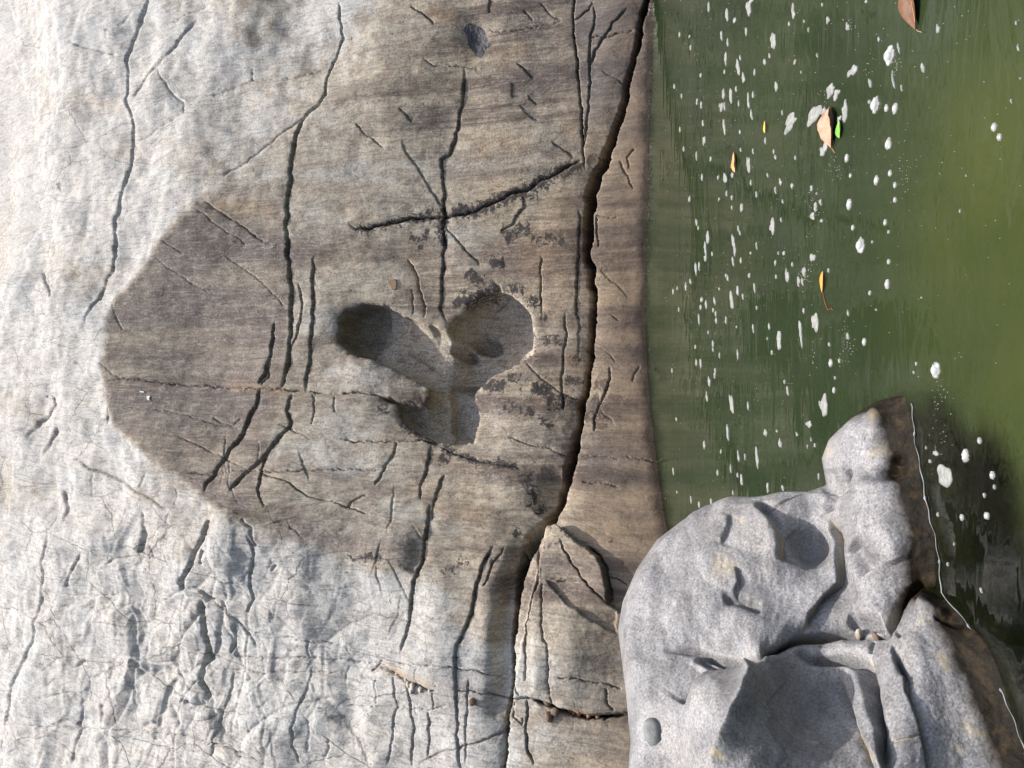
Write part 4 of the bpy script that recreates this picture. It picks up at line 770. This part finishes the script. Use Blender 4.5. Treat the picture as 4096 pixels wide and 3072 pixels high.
# ------------------------------------------------------------------ foam, bubbles
FOAM = plain('river_foam', (.16, .17, .155), .6, (.29, .29, .28), 60, .004); SCUM = plain('foam_thread', (.13, .14, .15), .35, (.24, .25, .26), 40, .002)
BUB = NT('bubble_film'); BUB.b.inputs['Base Color'].default_value = rgb(.80, .83, .85); BUB.b.inputs['Roughness'].default_value = .05; BUB.b.inputs['Alpha'].default_value = .38; BUB = BUB.m
def extents(px, py, w, h):
    c0 = water_pt(px, py); a = water_pt(px - w / 2, py); b_ = water_pt(px + w / 2, py); e = water_pt(px, py - h / 2); f = water_pt(px, py + h / 2)
    return c0, abs(a[1] - b_[1]), abs(e[0] - f[0])
def foam_patch(px, py, w, h, seed, slant=0., mat=None, name='foam_fleck'):
    c0, ly, lx = extents(px, py, w, h); r = random.Random(seed); n = 22; V = []; Fc = []
    ph = [r.uniform(0, 6.28) for _ in range(5)]; am = [r.uniform(.05, .26) / (i + 1) ** .5 for i in range(5)]
    rings = ((1., -.001), (.97, .0025), (.72, .0045)); lx *= .5; ly *= .5
    for k, (rr, z) in enumerate(rings):
        for i in range(n):
            a = 6.2832 * i / n; q = rr * (1 + sum(am[j] * math.sin((j + 2) * a + ph[j]) for j in range(5)))
            V.append((math.cos(a) * q * lx, math.sin(a) * q * ly + slant * math.cos(a) * q * lx, z + r.uniform(-.0006, .0006)))
    V.append((0, 0, .005))
    for k in range(2):
        for i in range(n): Fc.append((k * n + i, k * n + (i + 1) % n, (k + 1) * n + (i + 1) % n, (k + 1) * n + i))
    for i in range(n): Fc.append((2 * n + i, 2 * n + (i + 1) % n, 3 * n))
    return mesh_obj(name, V, Fc, mat or FOAM, c0)
def dome(name, c0, r, mat, parent=None, sq=.8):
    V = []; Fc = []; n = 20; m = 7
    for k in range(m):
        t = k / m * math.pi / 2
        for i in range(n): V.append((r * math.cos(t) * math.cos(6.2832 * i / n), r * math.cos(t) * math.sin(6.2832 * i / n), r * sq * math.sin(t)))
    V.append((0, 0, r * sq))
    for k in range(m - 1):
        for i in range(n): Fc.append((k * n + i, k * n + (i + 1) % n, (k + 1) * n + (i + 1) % n, (k + 1) * n + i))
    for i in range(n): Fc.append(((m - 1) * n + i, (m - 1) * n + (i + 1) % n, m * n))
    return mesh_obj(name, V, Fc, mat, c0, parent)
FLECK = {'C': [(167, 45, 12, 80), (285, 95, 22, 90), (335, 132, 20, 40), (425, 55, 30, 120), (440, 10, 40, 40), (410, 205, 12, 70), (250, 230, 14, 70), (585, 265, 40, 120), (715, 72, 25, 95), (690, 155, 10, 40), (787, 138, 8, 30), (815, 195, 8, 35), (905, 30, 10, 30), (940, 130, 24, 48), (1068, 175, 22, 65), (1190, 10, 14, 30), (1272, 255, 14, 35), (1655, 188, 22, 75), (1557, 440, 22, 80), (727, 402, 18, 34), (872, 357, 8, 34), (768, 468, 7, 22), (605, 560, 22, 70), (530, 400, 16, 50), (562, 360, 10, 45), (465, 470, 12, 50), (357, 435, 22, 120), (392, 505, 18, 80), (277, 380, 14, 100), (262, 610, 18, 75), (310, 620, 24, 95), (425, 655, 14, 110), (455, 615, 10, 50), (250, 695, 22, 60), (362, 670, 8, 50), (270, 690, 8, 60), (445, 745, 14, 70), (645, 730, 9, 40), (267, 820, 14, 120), (370, 855, 8, 40), (137, 910, 22, 60), (535, 912, 10, 55), (600, 1018, 12, 40), (730, 1022, 10, 36), (425, 1070, 24, 120), (375, 970, 10, 28), (180, 1030, 10, 40), (88, 1010, 8, 60), (273, 1155, 28, 70), (320, 1135, 16, 45), (228, 1150, 10, 34), (550, 1135, 8, 34), (633, 1180, 16, 50), (708, 1203, 20, 36), (283, 1255, 10, 45), (318, 1280, 14, 34), (235, 1290, 8, 26), (380, 1345, 18, 70), (318, 1345, 8, 30), (648, 1305, 9, 28), (580, 1465, 34, 115), (88, 1440, 12, 50), (160, 1540, 22, 90), (370, 1510, 10, 35), (325, 1560, 18, 90), (145, 1610, 14, 90), (335, 1610, 18, 90), (440, 1640, 10, 26), (655, 1640, 18, 28), (620, 1640, 8, 30), (840, 1400, 26, 65), (835, 1220, 18, 40), (893, 1310, 14, 40), (900, 1430, 20, 26), (860, 1340, 24, 60), (1400, 310, 13, 80), (1365, 520, 12, 130), (1215, 540, 18, 70), (1210, 660, 18, 36), (1420, 570, 12, 50), (1230, 1568, 10, 22), (1800, 1368, 12, 28), (2133, 655, 12, 32), (2165, 150, 14, 30), (2192, 508, 10, 22), (1840, 1138, 10, 16), (2177, 310, 16, 50)],
         'F': [(83, 80, 12, 100), (105, 65, 10, 60), (325, 35, 12, 65), (145, 15, 16, 50), (710, 55, 14, 30), (600, 45, 12, 40), (675, 130, 22, 105), (750, 165, 18, 80), (430, 127, 14, 36), (605, 135, 10, 32), (465, 205, 10, 70), (355, 225, 20, 60), (315, 285, 24, 135), (205, 290, 14, 50), (150, 315, 10, 75), (120, 285, 14, 30), (115, 332, 14, 34), (213, 375, 10, 40), (48, 165, 12, 40), (623, 545, 32, 140), (763, 490, 20, 155), (578, 625, 12, 36), (660, 815, 12, 30), (165, 495, 8, 28), (115, 695, 12, 65), (195, 605, 8, 34), (238, 645, 8, 40), (170, 815, 18, 65), (315, 960, 26, 140), (155, 915, 12, 65), (290, 1145, 16, 95), (535, 1145, 24, 52), (630, 1215, 22, 65), (480, 1305, 22, 120), (610, 1135, 10, 22), (310, 1380, 10, 50), (360, 1300, 12, 70), (380, 1450, 14, 85), (403, 1300, 8, 45), (550, 1500, 14, 65), (648, 1502, 14, 42), (225, 1405, 12, 40), (355, 1420, 8, 40), (740, 1155, 12, 32), (833, 1190, 10, 26), (857, 1225, 10, 32), (810, 1235, 8, 24), (183, 1590, 14, 36), (105, 1610, 10, 50), (988, 790, 12, 26), (950, 573, 12, 38), (1072, 370, 14, 40), (840, 10, 40, 60), (785, 100, 26, 70), (945, 95, 14, 30), (1070, 520, 16, 50), (1015, 680, 12, 34), (1255, 348, 10, 16), (1550, 270, 10, 16), (1515, 700, 14, 30), (1500, 755, 10, 26), (1957, 1550, 20, 30), (2022, 1497, 18, 34), (1580, 1245, 14, 18), (1605, 1330, 18, 30)],
         'I': [(1720, 340, 12, 30), (1762, 208, 10, 22), (1937, 508, 16, 34), (1655, 18, 18, 34)]}
sd = 100; nfl = 0; FL = []
GF = 'foam flecks drifting on the green water'
for t, L in FLECK.items():
    for (x, y, w, h) in L:
        q = T(t, [(x, y)])[0]; sd += 1
        o = foam_patch(q[0], q[1], w * TS * .78, h * TS * .92, sd, slant=.25); nfl += 1; FL.append((o, q[0], q[1], w, h))
r3 = random.Random(31)
while nfl < 225:                                   # the small ones between, thickest towards the far bank
    px = 672 + abs(r3.gauss(0, 1)) * 62; py = r3.uniform(0, 768 - max(0, (px - 690)) * .55)
    if px > 850 or py > 505: continue
    w = r3.uniform(.9, 1.5); o = foam_patch(px, py, w, w * r3.uniform(2.5, 7), 900 + nfl, slant=.25); nfl += 1; FL.append((o, px, py, w, w * 4))
for t, (x, y, w, h), lab in (('C', (695, 795, 78, 95), 'broad white foam patch to the left of the foam cluster near the peach leaf'), ('C', (850, 745, 85, 110), 'long lumpy white foam patch touching the tip side of the peach leaf'), ('C', (910, 722, 38, 40), 'small round foam patch between the lumpy foam patch and peach leaf'),
                             ('C', (955, 588, 55, 75), 'larger of two joined foam patches above the peach leaf'), ('C', (995, 613, 40, 60), 'smaller of two joined foam patches above the peach leaf'), ('C', (1050, 725, 34, 125), 'long narrow foam patch beside the small green leaf'), ('C', (1013, 775, 22, 50), 'little foam patch at the end of the green leaf'),
                             ('C', (913, 970, 42, 80), 'pointed foam patch just below the peach leaf'), ('C', (1100, 460, 55, 65), 'rounded white foam patch alone above the foam cluster'), ('F', (857, 428, 42, 118), 'large oval white foam raft between the orange leaf and the boulder'), ('F', (915, 970, 45, 135), 'large oval white foam raft close to the boulder knob'), ('F', (817, 1090, 28, 50), 'small oval foam raft left of the boulder knob'),
                             ('F', (1697, 1425, 95, 140), 'bright white foam clump floating beside the boulder in the dark water'), ('F', (1640, 1278, 30, 36), 'small round foam spot in the dark water above the foam clump')):
    q = T(t, [(x, y)])[0]; sd += 1; tag(foam_patch(q[0], q[1], w * TS, h * TS, sd, name='foam_patch'), lab, 'foam', 'larger foam patches')
BUBS = [('C', 1340, 360, 75, 110), ('C', 1248, 680, 46, 98), ('C', 1320, 700, 20, 46), ('C', 1375, 702, 30, 66), ('C', 1332, 933, 30, 75), ('C', 1063, 1025, 22, 50), ('C', 1078, 1325, 34, 66), ('C', 1087, 1138, 14, 30), ('C', 1255, 1170, 24, 60), ('C', 1343, 1122, 20, 40), ('C', 1376, 1200, 20, 34), ('C', 1376, 1295, 18, 36), ('C', 1313, 1440, 16, 40), ('C', 1335, 1503, 12, 22), ('C', 1103, 1475, 16, 36), ('C', 1153, 1590, 38, 95), ('C', 2018, 823, 26, 56), ('C', 2053, 888, 26, 46),
        ('F', 1325, 183, 36, 58), ('F', 1335, 38, 14, 34), ('F', 1176, 557, 26, 46), ('F', 1213, 240, 18, 30), ('F', 980, 870, 16, 36), ('F', 958, 695, 24, 50), ('F', 1640, 740, 75, 95), ('F', 1925, 1197, 24, 40), ('F', 1832, 1293, 20, 76), ('F', 2007, 1420, 24, 48), ('I', 1970, 25, 28, 50), ('I', 1810, 35, 20, 40)]
BL = []
for i, (t, x, y, w, h) in enumerate(BUBS):
    q = T(t, [(x, y)])[0]; c0, ly, lx = extents(q[0], q[1], w * TS, h * TS); r = lx * .5
    e = bpy.data.objects.new('bubble_cluster', None); e.location = c0; COL.objects.link(e)
    big_ = h >= 90
    rr = random.Random(i)
    # ring of foam round the bubble, then the bubble dome itself and small satellites
    n = 24; V = []; Fc = []
    for k in range(n):
        a = 6.2832 * k / n; wv = 1 + .18 * rr.uniform(-1, 1)
        for (rad, z) in ((1.08 * wv, -.001), (1.0 * wv, .004), (.78 if big_ else .35, .004), (.70 if big_ else .25, -.001)): V.append((math.cos(a) * r * rad, math.sin(a) * r * rad * .85, z))
    for k in range(n):
        for m_ in range(3): a_ = k * 4 + m_; b_ = ((k + 1) % n) * 4 + m_; Fc.append((a_, b_, b_ + 1, a_ + 1))
    mesh_obj('foam_ring', V, Fc, FOAM, (0, 0, 0), e)
    dome('bubble', (0, 0, 0), r * (.82 if big_ else .7), BUB, e)
    for k in range(4 if big_ else 2):
        a = rr.uniform(0, 6.28); dome('bubble', (math.cos(a) * r * .8, math.sin(a) * r * .7, 0), r * rr.uniform(.22, .4), BUB, e)
    lab = {0: 'largest bubble cluster near the top of the water, right of a long foam streak', 1: 'large bubble cluster to the right of the green leaf', 15: 'large bubble cluster right of the orange leaf and its stem', 24: 'large clear bubble on the yellow-green water above the boulder knob'}.get(i)
    if lab: tag(e, lab, 'bubbles', 'bubble clusters on the water')
    else: BL.append((e, q[0], q[1], w, h))
# labels: each fleck or bubble by its nearest landmark, the side it lies on and its rank there
LM = [('the peach leaf', 'C', 957, 825), ('the tiny yellow leaf', 'C', 530, 822), ('the ragged orange leaf', 'C', 333, 1050), ('the orange and yellow leaf', 'F', 903, 168), ('the large brown leaf', 'C', 1478, 60), ('the boulder knob', 'F', 1100, 1150), ('the bright foam clump', 'F', 1697, 1425),
      ('the lone rounded foam patch', 'C', 1100, 460), ('the oval raft by the orange leaf', 'F', 857, 428), ('the oval raft by the boulder', 'F', 915, 970), ('the largest bubble cluster', 'C', 1340, 360), ('the large clear bubble', 'F', 1640, 740), ('the top end of the rock ledge', 'C', -120, 100), ('the ledge beside the heart', 'F', -140, 300), ('the bulge of the grey boulder', 'F', 300, 1700)]
LM = [(n_, *T(t, [(x, y)])[0]) for n_, t, x, y in LM]
ORD = ['nearest', 'second', 'third', 'fourth', 'fifth', 'sixth', 'seventh', 'eighth', 'ninth', 'tenth', 'eleventh', 'twelfth', 'thirteenth', 'fourteenth', 'fifteenth', 'sixteenth', 'seventeenth', 'eighteenth', 'nineteenth', 'twentieth'] + ['twenty-' + q_ for q_ in ('first', 'second', 'third', 'fourth', 'fifth', 'sixth', 'seventh', 'eighth', 'ninth')]
def rank_labels(items, noun, cat, grp):
    bins = {}
    for o, x, y, w, h in items:
        n_, lx, ly = min(LM, key=lambda m_: math.hypot(m_[1] - x, m_[2] - y))
        side = ('right of' if x > lx else 'left of') if abs(x - lx) > abs(y - ly) else ('below' if y > ly else 'above')
        bins.setdefault((n_, side), []).append((math.hypot(lx - x, ly - y), o, w, h))
    for (n_, side), L in bins.items():
        L.sort(key=lambda q: q[0])
        for i, (_, o, w, h) in enumerate(L):
            sh = '' if noun != 'foam fleck' else ('long ' if h >= 85 else 'short ' if h < 34 else '')
            tag(o, '%s%s %s %s, %s' % (sh, noun, side, n_, ORD[min(i, 28)] + (' one there' if i == 0 else ' nearest one there')), cat, grp)
rank_labels(FL, 'foam fleck', 'foam', GF)
rank_labels(BL, 'foam-ringed bubble', 'bubbles', 'bubble clusters on the water')
# specks too small to pick apart
V = []; Fc = []
def speck(px, py, w):
    c0 = water_pt(px, py, .002); r = w * c0[1] / F_PX; base = len(V); n = 5; a0 = r3.uniform(0, 6)
    for i in range(n): V.append((c0[0] + r * math.cos(a0 + 6.283 * i / n) * r3.uniform(.6, 1.4), c0[1] + r * 1.6 * math.sin(a0 + 6.283 * i / n), -.001))
    V.append((c0[0], c0[1], .003))
    for i in range(n): Fc.append((base + i, base + (i + 1) % n, base + n))
for i in range(420):
    px = 664 + abs(r3.gauss(0, 1)) * 70; py = r3.uniform(0, 768)
    if px < 1020 and not (py > 500 and px > 690): speck(px, py, r3.uniform(.25, .55))
for (t, x, y, s, n) in (('C', 855, 1310, 60, 70), ('C', 1430, 1120, 90, 60), ('C', 980, 1080, 60, 40), ('F', 780, 110, 50, 60), ('F', 1060, 530, 50, 60), ('F', 1660, 890, 60, 40), ('C', 900, 610, 30, 20), ('C', 1380, 430, 30, 40), ('F', 830, 660, 40, 20), ('C', 1200, 400, 60, 25), ('F', 1650, 1200, 80, 40), ('F', 1030, 640, 40, 24), ('C', 1110, 180, 50, 24)):
    for i in range(n // 2): q = T(t, [(x + r3.gauss(0, s * .5), y + r3.gauss(0, s))])[0]; speck(q[0], q[1], r3.uniform(.25, .6))
for i in range(130): speck(r3.uniform(760, 1020), r3.uniform(0, 400), r3.uniform(.25, .6))
tag(mesh_obj('foam_specks', V, Fc, FOAM), 'tiny white foam specks scattered over the water', 'foam', kind='stuff')

def tube(name, pts, rad, mat, n=6, loc=None, parent=None):
    loc = loc or pts[0]; V = []; Fc = []
    P_ = [Vector(p) - Vector(loc) for p in pts]
    for i, p in enumerate(P_):
        d = (P_[min(i + 1, len(P_) - 1)] - P_[max(i - 1, 0)]).normalized(); u = d.cross(Vector((0, 0, 1)));
        if u.length < 1e-3: u = d.cross(Vector((1, 0, 0)))
        u.normalize(); v = u.cross(d); r = rad[i] if isinstance(rad, (list, tuple)) else rad
        for k in range(n): a = 6.2832 * k / n; V.append(p + u * math.cos(a) * r + v * math.sin(a) * r)
    for i in range(len(P_) - 1):
        for k in range(n): Fc.append((i * n + k, i * n + (k + 1) % n, (i + 1) * n + (k + 1) % n, (i + 1) * n + k))
    Fc.append(tuple(range(n))[::-1]); Fc.append(tuple((len(P_) - 1) * n + k for k in range(n)))
    return mesh_obj(name, V, Fc, mat, loc, parent)
# thread of scum along the boulders' waterline
pts = []; rad = []
ys = np.arange(872, 1900, 6.)
for i, y in enumerate(ys):
    x = np.interp(y, WL[:, 1], WL[:, 0]) + 1.5 * math.sin(y * .11) + 2 * math.sin(y * .037 + 1)
    p_ = water_pt((x + 3) * k_, y * k_, .003); pts.append(p_); rad.append(.0008 + .0009 * max(0, .55 + .6 * math.sin(y * .031) + .4 * math.sin(y * .13)) + (.003 if i % 23 == 11 else 0))
tag(tube('foam_thread', pts, rad, SCUM), 'thin pale thread of scum along the waterline of the boulders', 'foam line')

# ------------------------------------------------------------------ leaves
def leaf(name, label, px, py, length, width, ang, mat, stem=True, curl=.01, z=.006, asym=0., rag=0.):
    n = 14; V = []; Fc = []; r = random.Random(len(label))
    for i in range(n + 1):
        t = i / n; w = width * .5 * (math.sin(math.pi * min(1, t * 1.02) ** .85) ** .9 if 0 < t < 1 else .02)
        for j, s in enumerate((-1, -.5, 0, .5, 1)):
            q = 1 + (rag * r.uniform(-1, 1) if abs(s) == 1 else 0)
            V.append(((t - .5) * length, s * w * q + asym * math.sin(t * 3.1) * length, curl * (abs(s) ** 1.5) * math.sin(math.pi * t) + (curl * .7 * math.sin(t * 7)) * .3 - (.0012 if s == 0 else 0)))
    for i in range(n):
        for j in range(4): a = i * 5 + j; Fc.append((a, a + 1, a + 6, a + 5))
    c0 = water_pt(px, py, z)
    e = bpy.data.objects.new(name, None); e.location = c0; e.rotation_euler = (0, 0, ang); COL.objects.link(e)
    o = mesh_obj('blade', V, Fc, mat, (0, 0, 0), e); sm = o.modifiers.new('thick', 'SOLIDIFY'); sm.thickness = .0008
    tube('midrib', [((i / 8 - .5) * length, asym * math.sin(i / 8 * 3.1) * length, -.0002 + .0004) for i in range(9)], .0011, MID, 5, (0, 0, 0), e)
    if stem: tube('stem', [(.49 * length, 0, 0), (.58 * length, .01, .002), (.68 * length, .025, 0)], .0011, MID, 5, (0, 0, 0), e)
    tag(e, label, 'leaf'); return e
MID = plain('leaf_midrib', (.42, .25, .10), .5)
PEACH = plain('peach_leaf', (.46, .27, .18), .6, (.36, .17, .10), 40, .001); GREEN = plain('green_leaf', (.10, .32, .03), .4, (.16, .40, .05), 20)
BROWN = plain('brown_leaf', (.10, .04, .018), .55, (.17, .08, .03), 40, .002); ORANGE = plain('orange_leaf', (.62, .30, .03), .45, (.50, .13, .02), 14); YELLOW = plain('yellow_leaf', (.70, .42, .05), .5)
def L_(t, x, y): return T(t, [(x, y)])[0]
q = L_('C', 957, 825); leaf('leaf', 'large peach-coloured fallen leaf floating among foam patches', q[0], q[1], .165, .105, math.pi + .12, PEACH, True, .03, rag=.14)
q = L_('C', 1012, 835); leaf('leaf', 'small narrow green leaf beside the peach-coloured leaf', q[0], q[1], .070, .040, .05, GREEN, False, .006)
q = L_('C', 1478, 40); leaf('leaf', 'large brown leaf at the top edge of the water', q[0], q[1], .18, .075, math.pi + .32, BROWN, True, .02, asym=.03)
q = L_('F', 903, 168); leaf('leaf', 'orange and yellow leaf with a long curved reddish stem', q[0], q[1], .085, .030, math.pi - .08, ORANGE, False, .005)
st_pts = [water_pt(*L_('F', x, y), .004) for x, y in ((905, 230), (915, 285), (930, 330), (940, 350), (960, 340), (972, 350))]
e = [o for o in COL.objects if o.get('label', '').startswith('orange and yellow leaf')][0]
o = tube('stem', st_pts, .0016, plain('red_stem', (.22, .06, .015), .5), 6); o.parent = e; o.matrix_parent_inverse = (Matrix.Translation(e.location) @ e.rotation_euler.to_matrix().to_4x4()).inverted()
q = L_('C', 530, 822); leaf('leaf', 'tiny yellow leaf on the open green water', q[0], q[1], .060, .026, .05, YELLOW, False, .003)
q = L_('C', 333, 1050); leaf('leaf', 'small ragged orange leaf nearest the rock ledge', q[0], q[1], .12, .055, .2, plain('dull_orange_leaf', (.60, .30, .10), .5, (.45, .2, .08), 20), False, .01, rag=.3)

# ------------------------------------------------------------------ small loose things on the rock
def wall_pt(px, py, off=0.):
    i = int(np.clip(np.searchsorted(gx, px), 1, len(gx) - 1)); j = int(np.clip(np.searchsorted(gy, py), 1, len(gy) - 1))
    return Vector(PW[i, j] + NB[i, j] * off), Vector(NB[i, j])
def bould_pt(px, py):
    i = int(np.clip(np.searchsorted(rows, py / k_), 1, len(rows) - 1)); x = (px / k_ - xl[i]) / (xr[i] - xl[i]); j = int(np.clip(np.searchsorted(s_, x), 0, NS - 1))
    return Vector(FR[i, j]), Vector(NBB[i, j])
def stone(name, label, c0, rx, ry, rz, seed, mat, cat='stone', group=None, parent=None):
    r = random.Random(seed); V = []; Fc = []; n, m_ = 14, 9; pl = [(Vector((r.gauss(0, 1), r.gauss(0, 1), r.gauss(0, 1))).normalized(), r.uniform(.72, .95)) for _ in range(9)]
    for k in range(m_ + 1):
        t = math.pi * k / m_ - math.pi / 2
        for i in range(n):
            d = Vector((math.cos(t) * math.cos(6.2832 * i / n), math.cos(t) * math.sin(6.2832 * i / n), math.sin(t)))
            s = 1.
            for nn, dd in pl:
                q = d.dot(nn)
                if q > .1: s = min(s, dd / q)
            V.append((d.x * s * rx, d.y * s * ry, d.z * s * rz))
    for k in range(m_):
        for i in range(n): Fc.append((k * n + i, k * n + (i + 1) % n, (k + 1) * n + (i + 1) % n, (k + 1) * n + i))
    o = mesh_obj(name, V, Fc, mat, c0, parent); o.rotation_euler = (r.uniform(-.3, .3), r.uniform(-.3, .3), r.uniform(0, 3))
    if label: tag(o, label, cat, group)
    return o
PEB = plain('green_grey_pebble', (.15, .16, .155), .7, (.22, .225, .22), 60, .004); TAN = plain('tan_stone', (.34, .29, .23), .85, (.44, .41, .36), 40, .006); BRN = plain('brown_stone', (.12, .075, .05), .8, (.20, .14, .10), 50, .004)
p0, n0 = bould_pt(*T('H', [(2010, 1420)])[0]); stone('pebble', 'smooth green-grey pebble wedged in a notch of the boulder edge', p0 - n0 * .006, .046, .040, .034, 3, PEB, 'pebble')
for i, (t, x, y, s, lab) in enumerate((('I', 1080, 710, .017, 'tan stone jammed in the boulder cleft, left of two'), ('I', 1165, 712, .015, 'brown stone jammed in the boulder cleft, right of two'))):
    p0, n0 = bould_pt(*T(t, [(x, y)])[0]); stone('stone', lab, p0 - n0 * .003, s * 1.5, s * .8, s * .7, 47 + 3 * i, BRN if i else TAN, group='stones in the boulder cleft')
NTH = ['first', 'second', 'third', 'fourth', 'fifth', 'sixth', 'seventh', 'last']
for i, (x, y, s) in enumerate(sorted(((440, 1110, .024), (465, 1130, .03), (500, 1120, .02), (455, 1155, .028), (420, 1085, .02), (520, 1145, .022), (350, 1050, .018), (580, 1160, .02)))):
    p0, n0 = wall_pt(*T('H', [(x, y)])[0]); stone('stone', 'small tan stone in the rough pale crack, %s from the left' % NTH[i], p0 - n0 * .002, s * 1.3, s * .9, s * .8, 60 + i, TAN, group='loose stones in the pale crack')
for i, (x, y) in enumerate(((860, 1220), (1330, 1230), (1350, 1320), (1390, 1290))):
    p0, n0 = wall_pt(*T('H', [(x, y)])[0]); stone('stone', 'small dark stone in the joint under the wedge block, %s from the left' % NTH[i], p0 + n0 * .01, .04, .03, .03, 80 + i, BRN, group='stones lodged under the wedge block')
for i, (x, y) in enumerate(((1470, 1285), (1500, 1298), (1535, 1305), (1570, 1310), (1600, 1315), (1650, 1318))):
    p0, n0 = wall_pt(*T('H', [(x, y)])[0]); stone('stone', 'reddish crumb of rock in the joint beside the boulder, %s from the left' % NTH[i], p0 + n0 * .02, .022, .018, .018, 90 + i, plain('reddish_stone', (.33, .18, .10), .9) if i == 0 else bpy.data.materials['reddish_stone'], group='reddish crumbs in the joint')
# fallen leaf flake and bird droppings on the face, sprig of grass in the fissure
def decal(name, label, t, pts, mat, cat, off=.004):
    P_ = [wall_pt(*q, off)[0] for q in T(t, pts)]; c0 = sum(P_, Vector()) / len(P_); n0 = wall_pt(*T(t, pts)[0])[1]
    V = [p - c0 + n0 * .004 for p in P_] + [p - c0 - n0 * .004 for p in P_]; n = len(P_)
    Fc = [tuple(range(n)), tuple(range(2 * n - 1, n - 1, -1))] + [(i, i + n, (i + 1) % n + n, (i + 1) % n) for i in range(n)]
    return tag(mesh_obj(name, V, Fc, mat, c0, smooth=False), label, cat)
decal('leaf_flake', 'tan dry leaf flake stuck on the rock above the heart hollow', 'E', [(305, 155), (345, 145), (355, 170), (350, 210), (325, 215)], plain('dry_leaf', (.26, .165, .095), .8, (.22, .135, .08), 40), 'leaf', .006)
DROP = plain('bird_dropping', (.75, .75, .74), .8)
decal('bird_dropping', 'thin white bird dropping on the dark rock', 'D', [(900, 872), (930, 876), (928, 884), (905, 882)], DROP, 'bird dropping')
decal('bird_dropping', 'white bird dropping with a tail on the dark rock', 'D', [(950, 905), (972, 903), (965, 920), (970, 935), (952, 930)], DROP, 'bird dropping')
GR = plain('pale_green_grass', (.20, .42, .30), .6); a = [wall_pt(*q, .03)[0] for q in T('H', [(1150, 400), (1160, 370), (1168, 348)])]; a2 = [wall_pt(*q, .03)[0] for q in T('H', [(1160, 366), (1182, 342), (1205, 346)])]
for p_ in a + a2: p_.y = min(v_.y for v_ in a) - .02
e = bpy.data.objects.new('grass_sprig', None); e.location = a[0]; COL.objects.link(e); tag(e, 'pale green grass sprig growing out of the dark fissure', 'grass sprig')
for q in (a, a2): tube('grass_blade', [p_ - a[0] for p_ in q], [.006, .005, .002], GR, 5, (0, 0, 0), e)
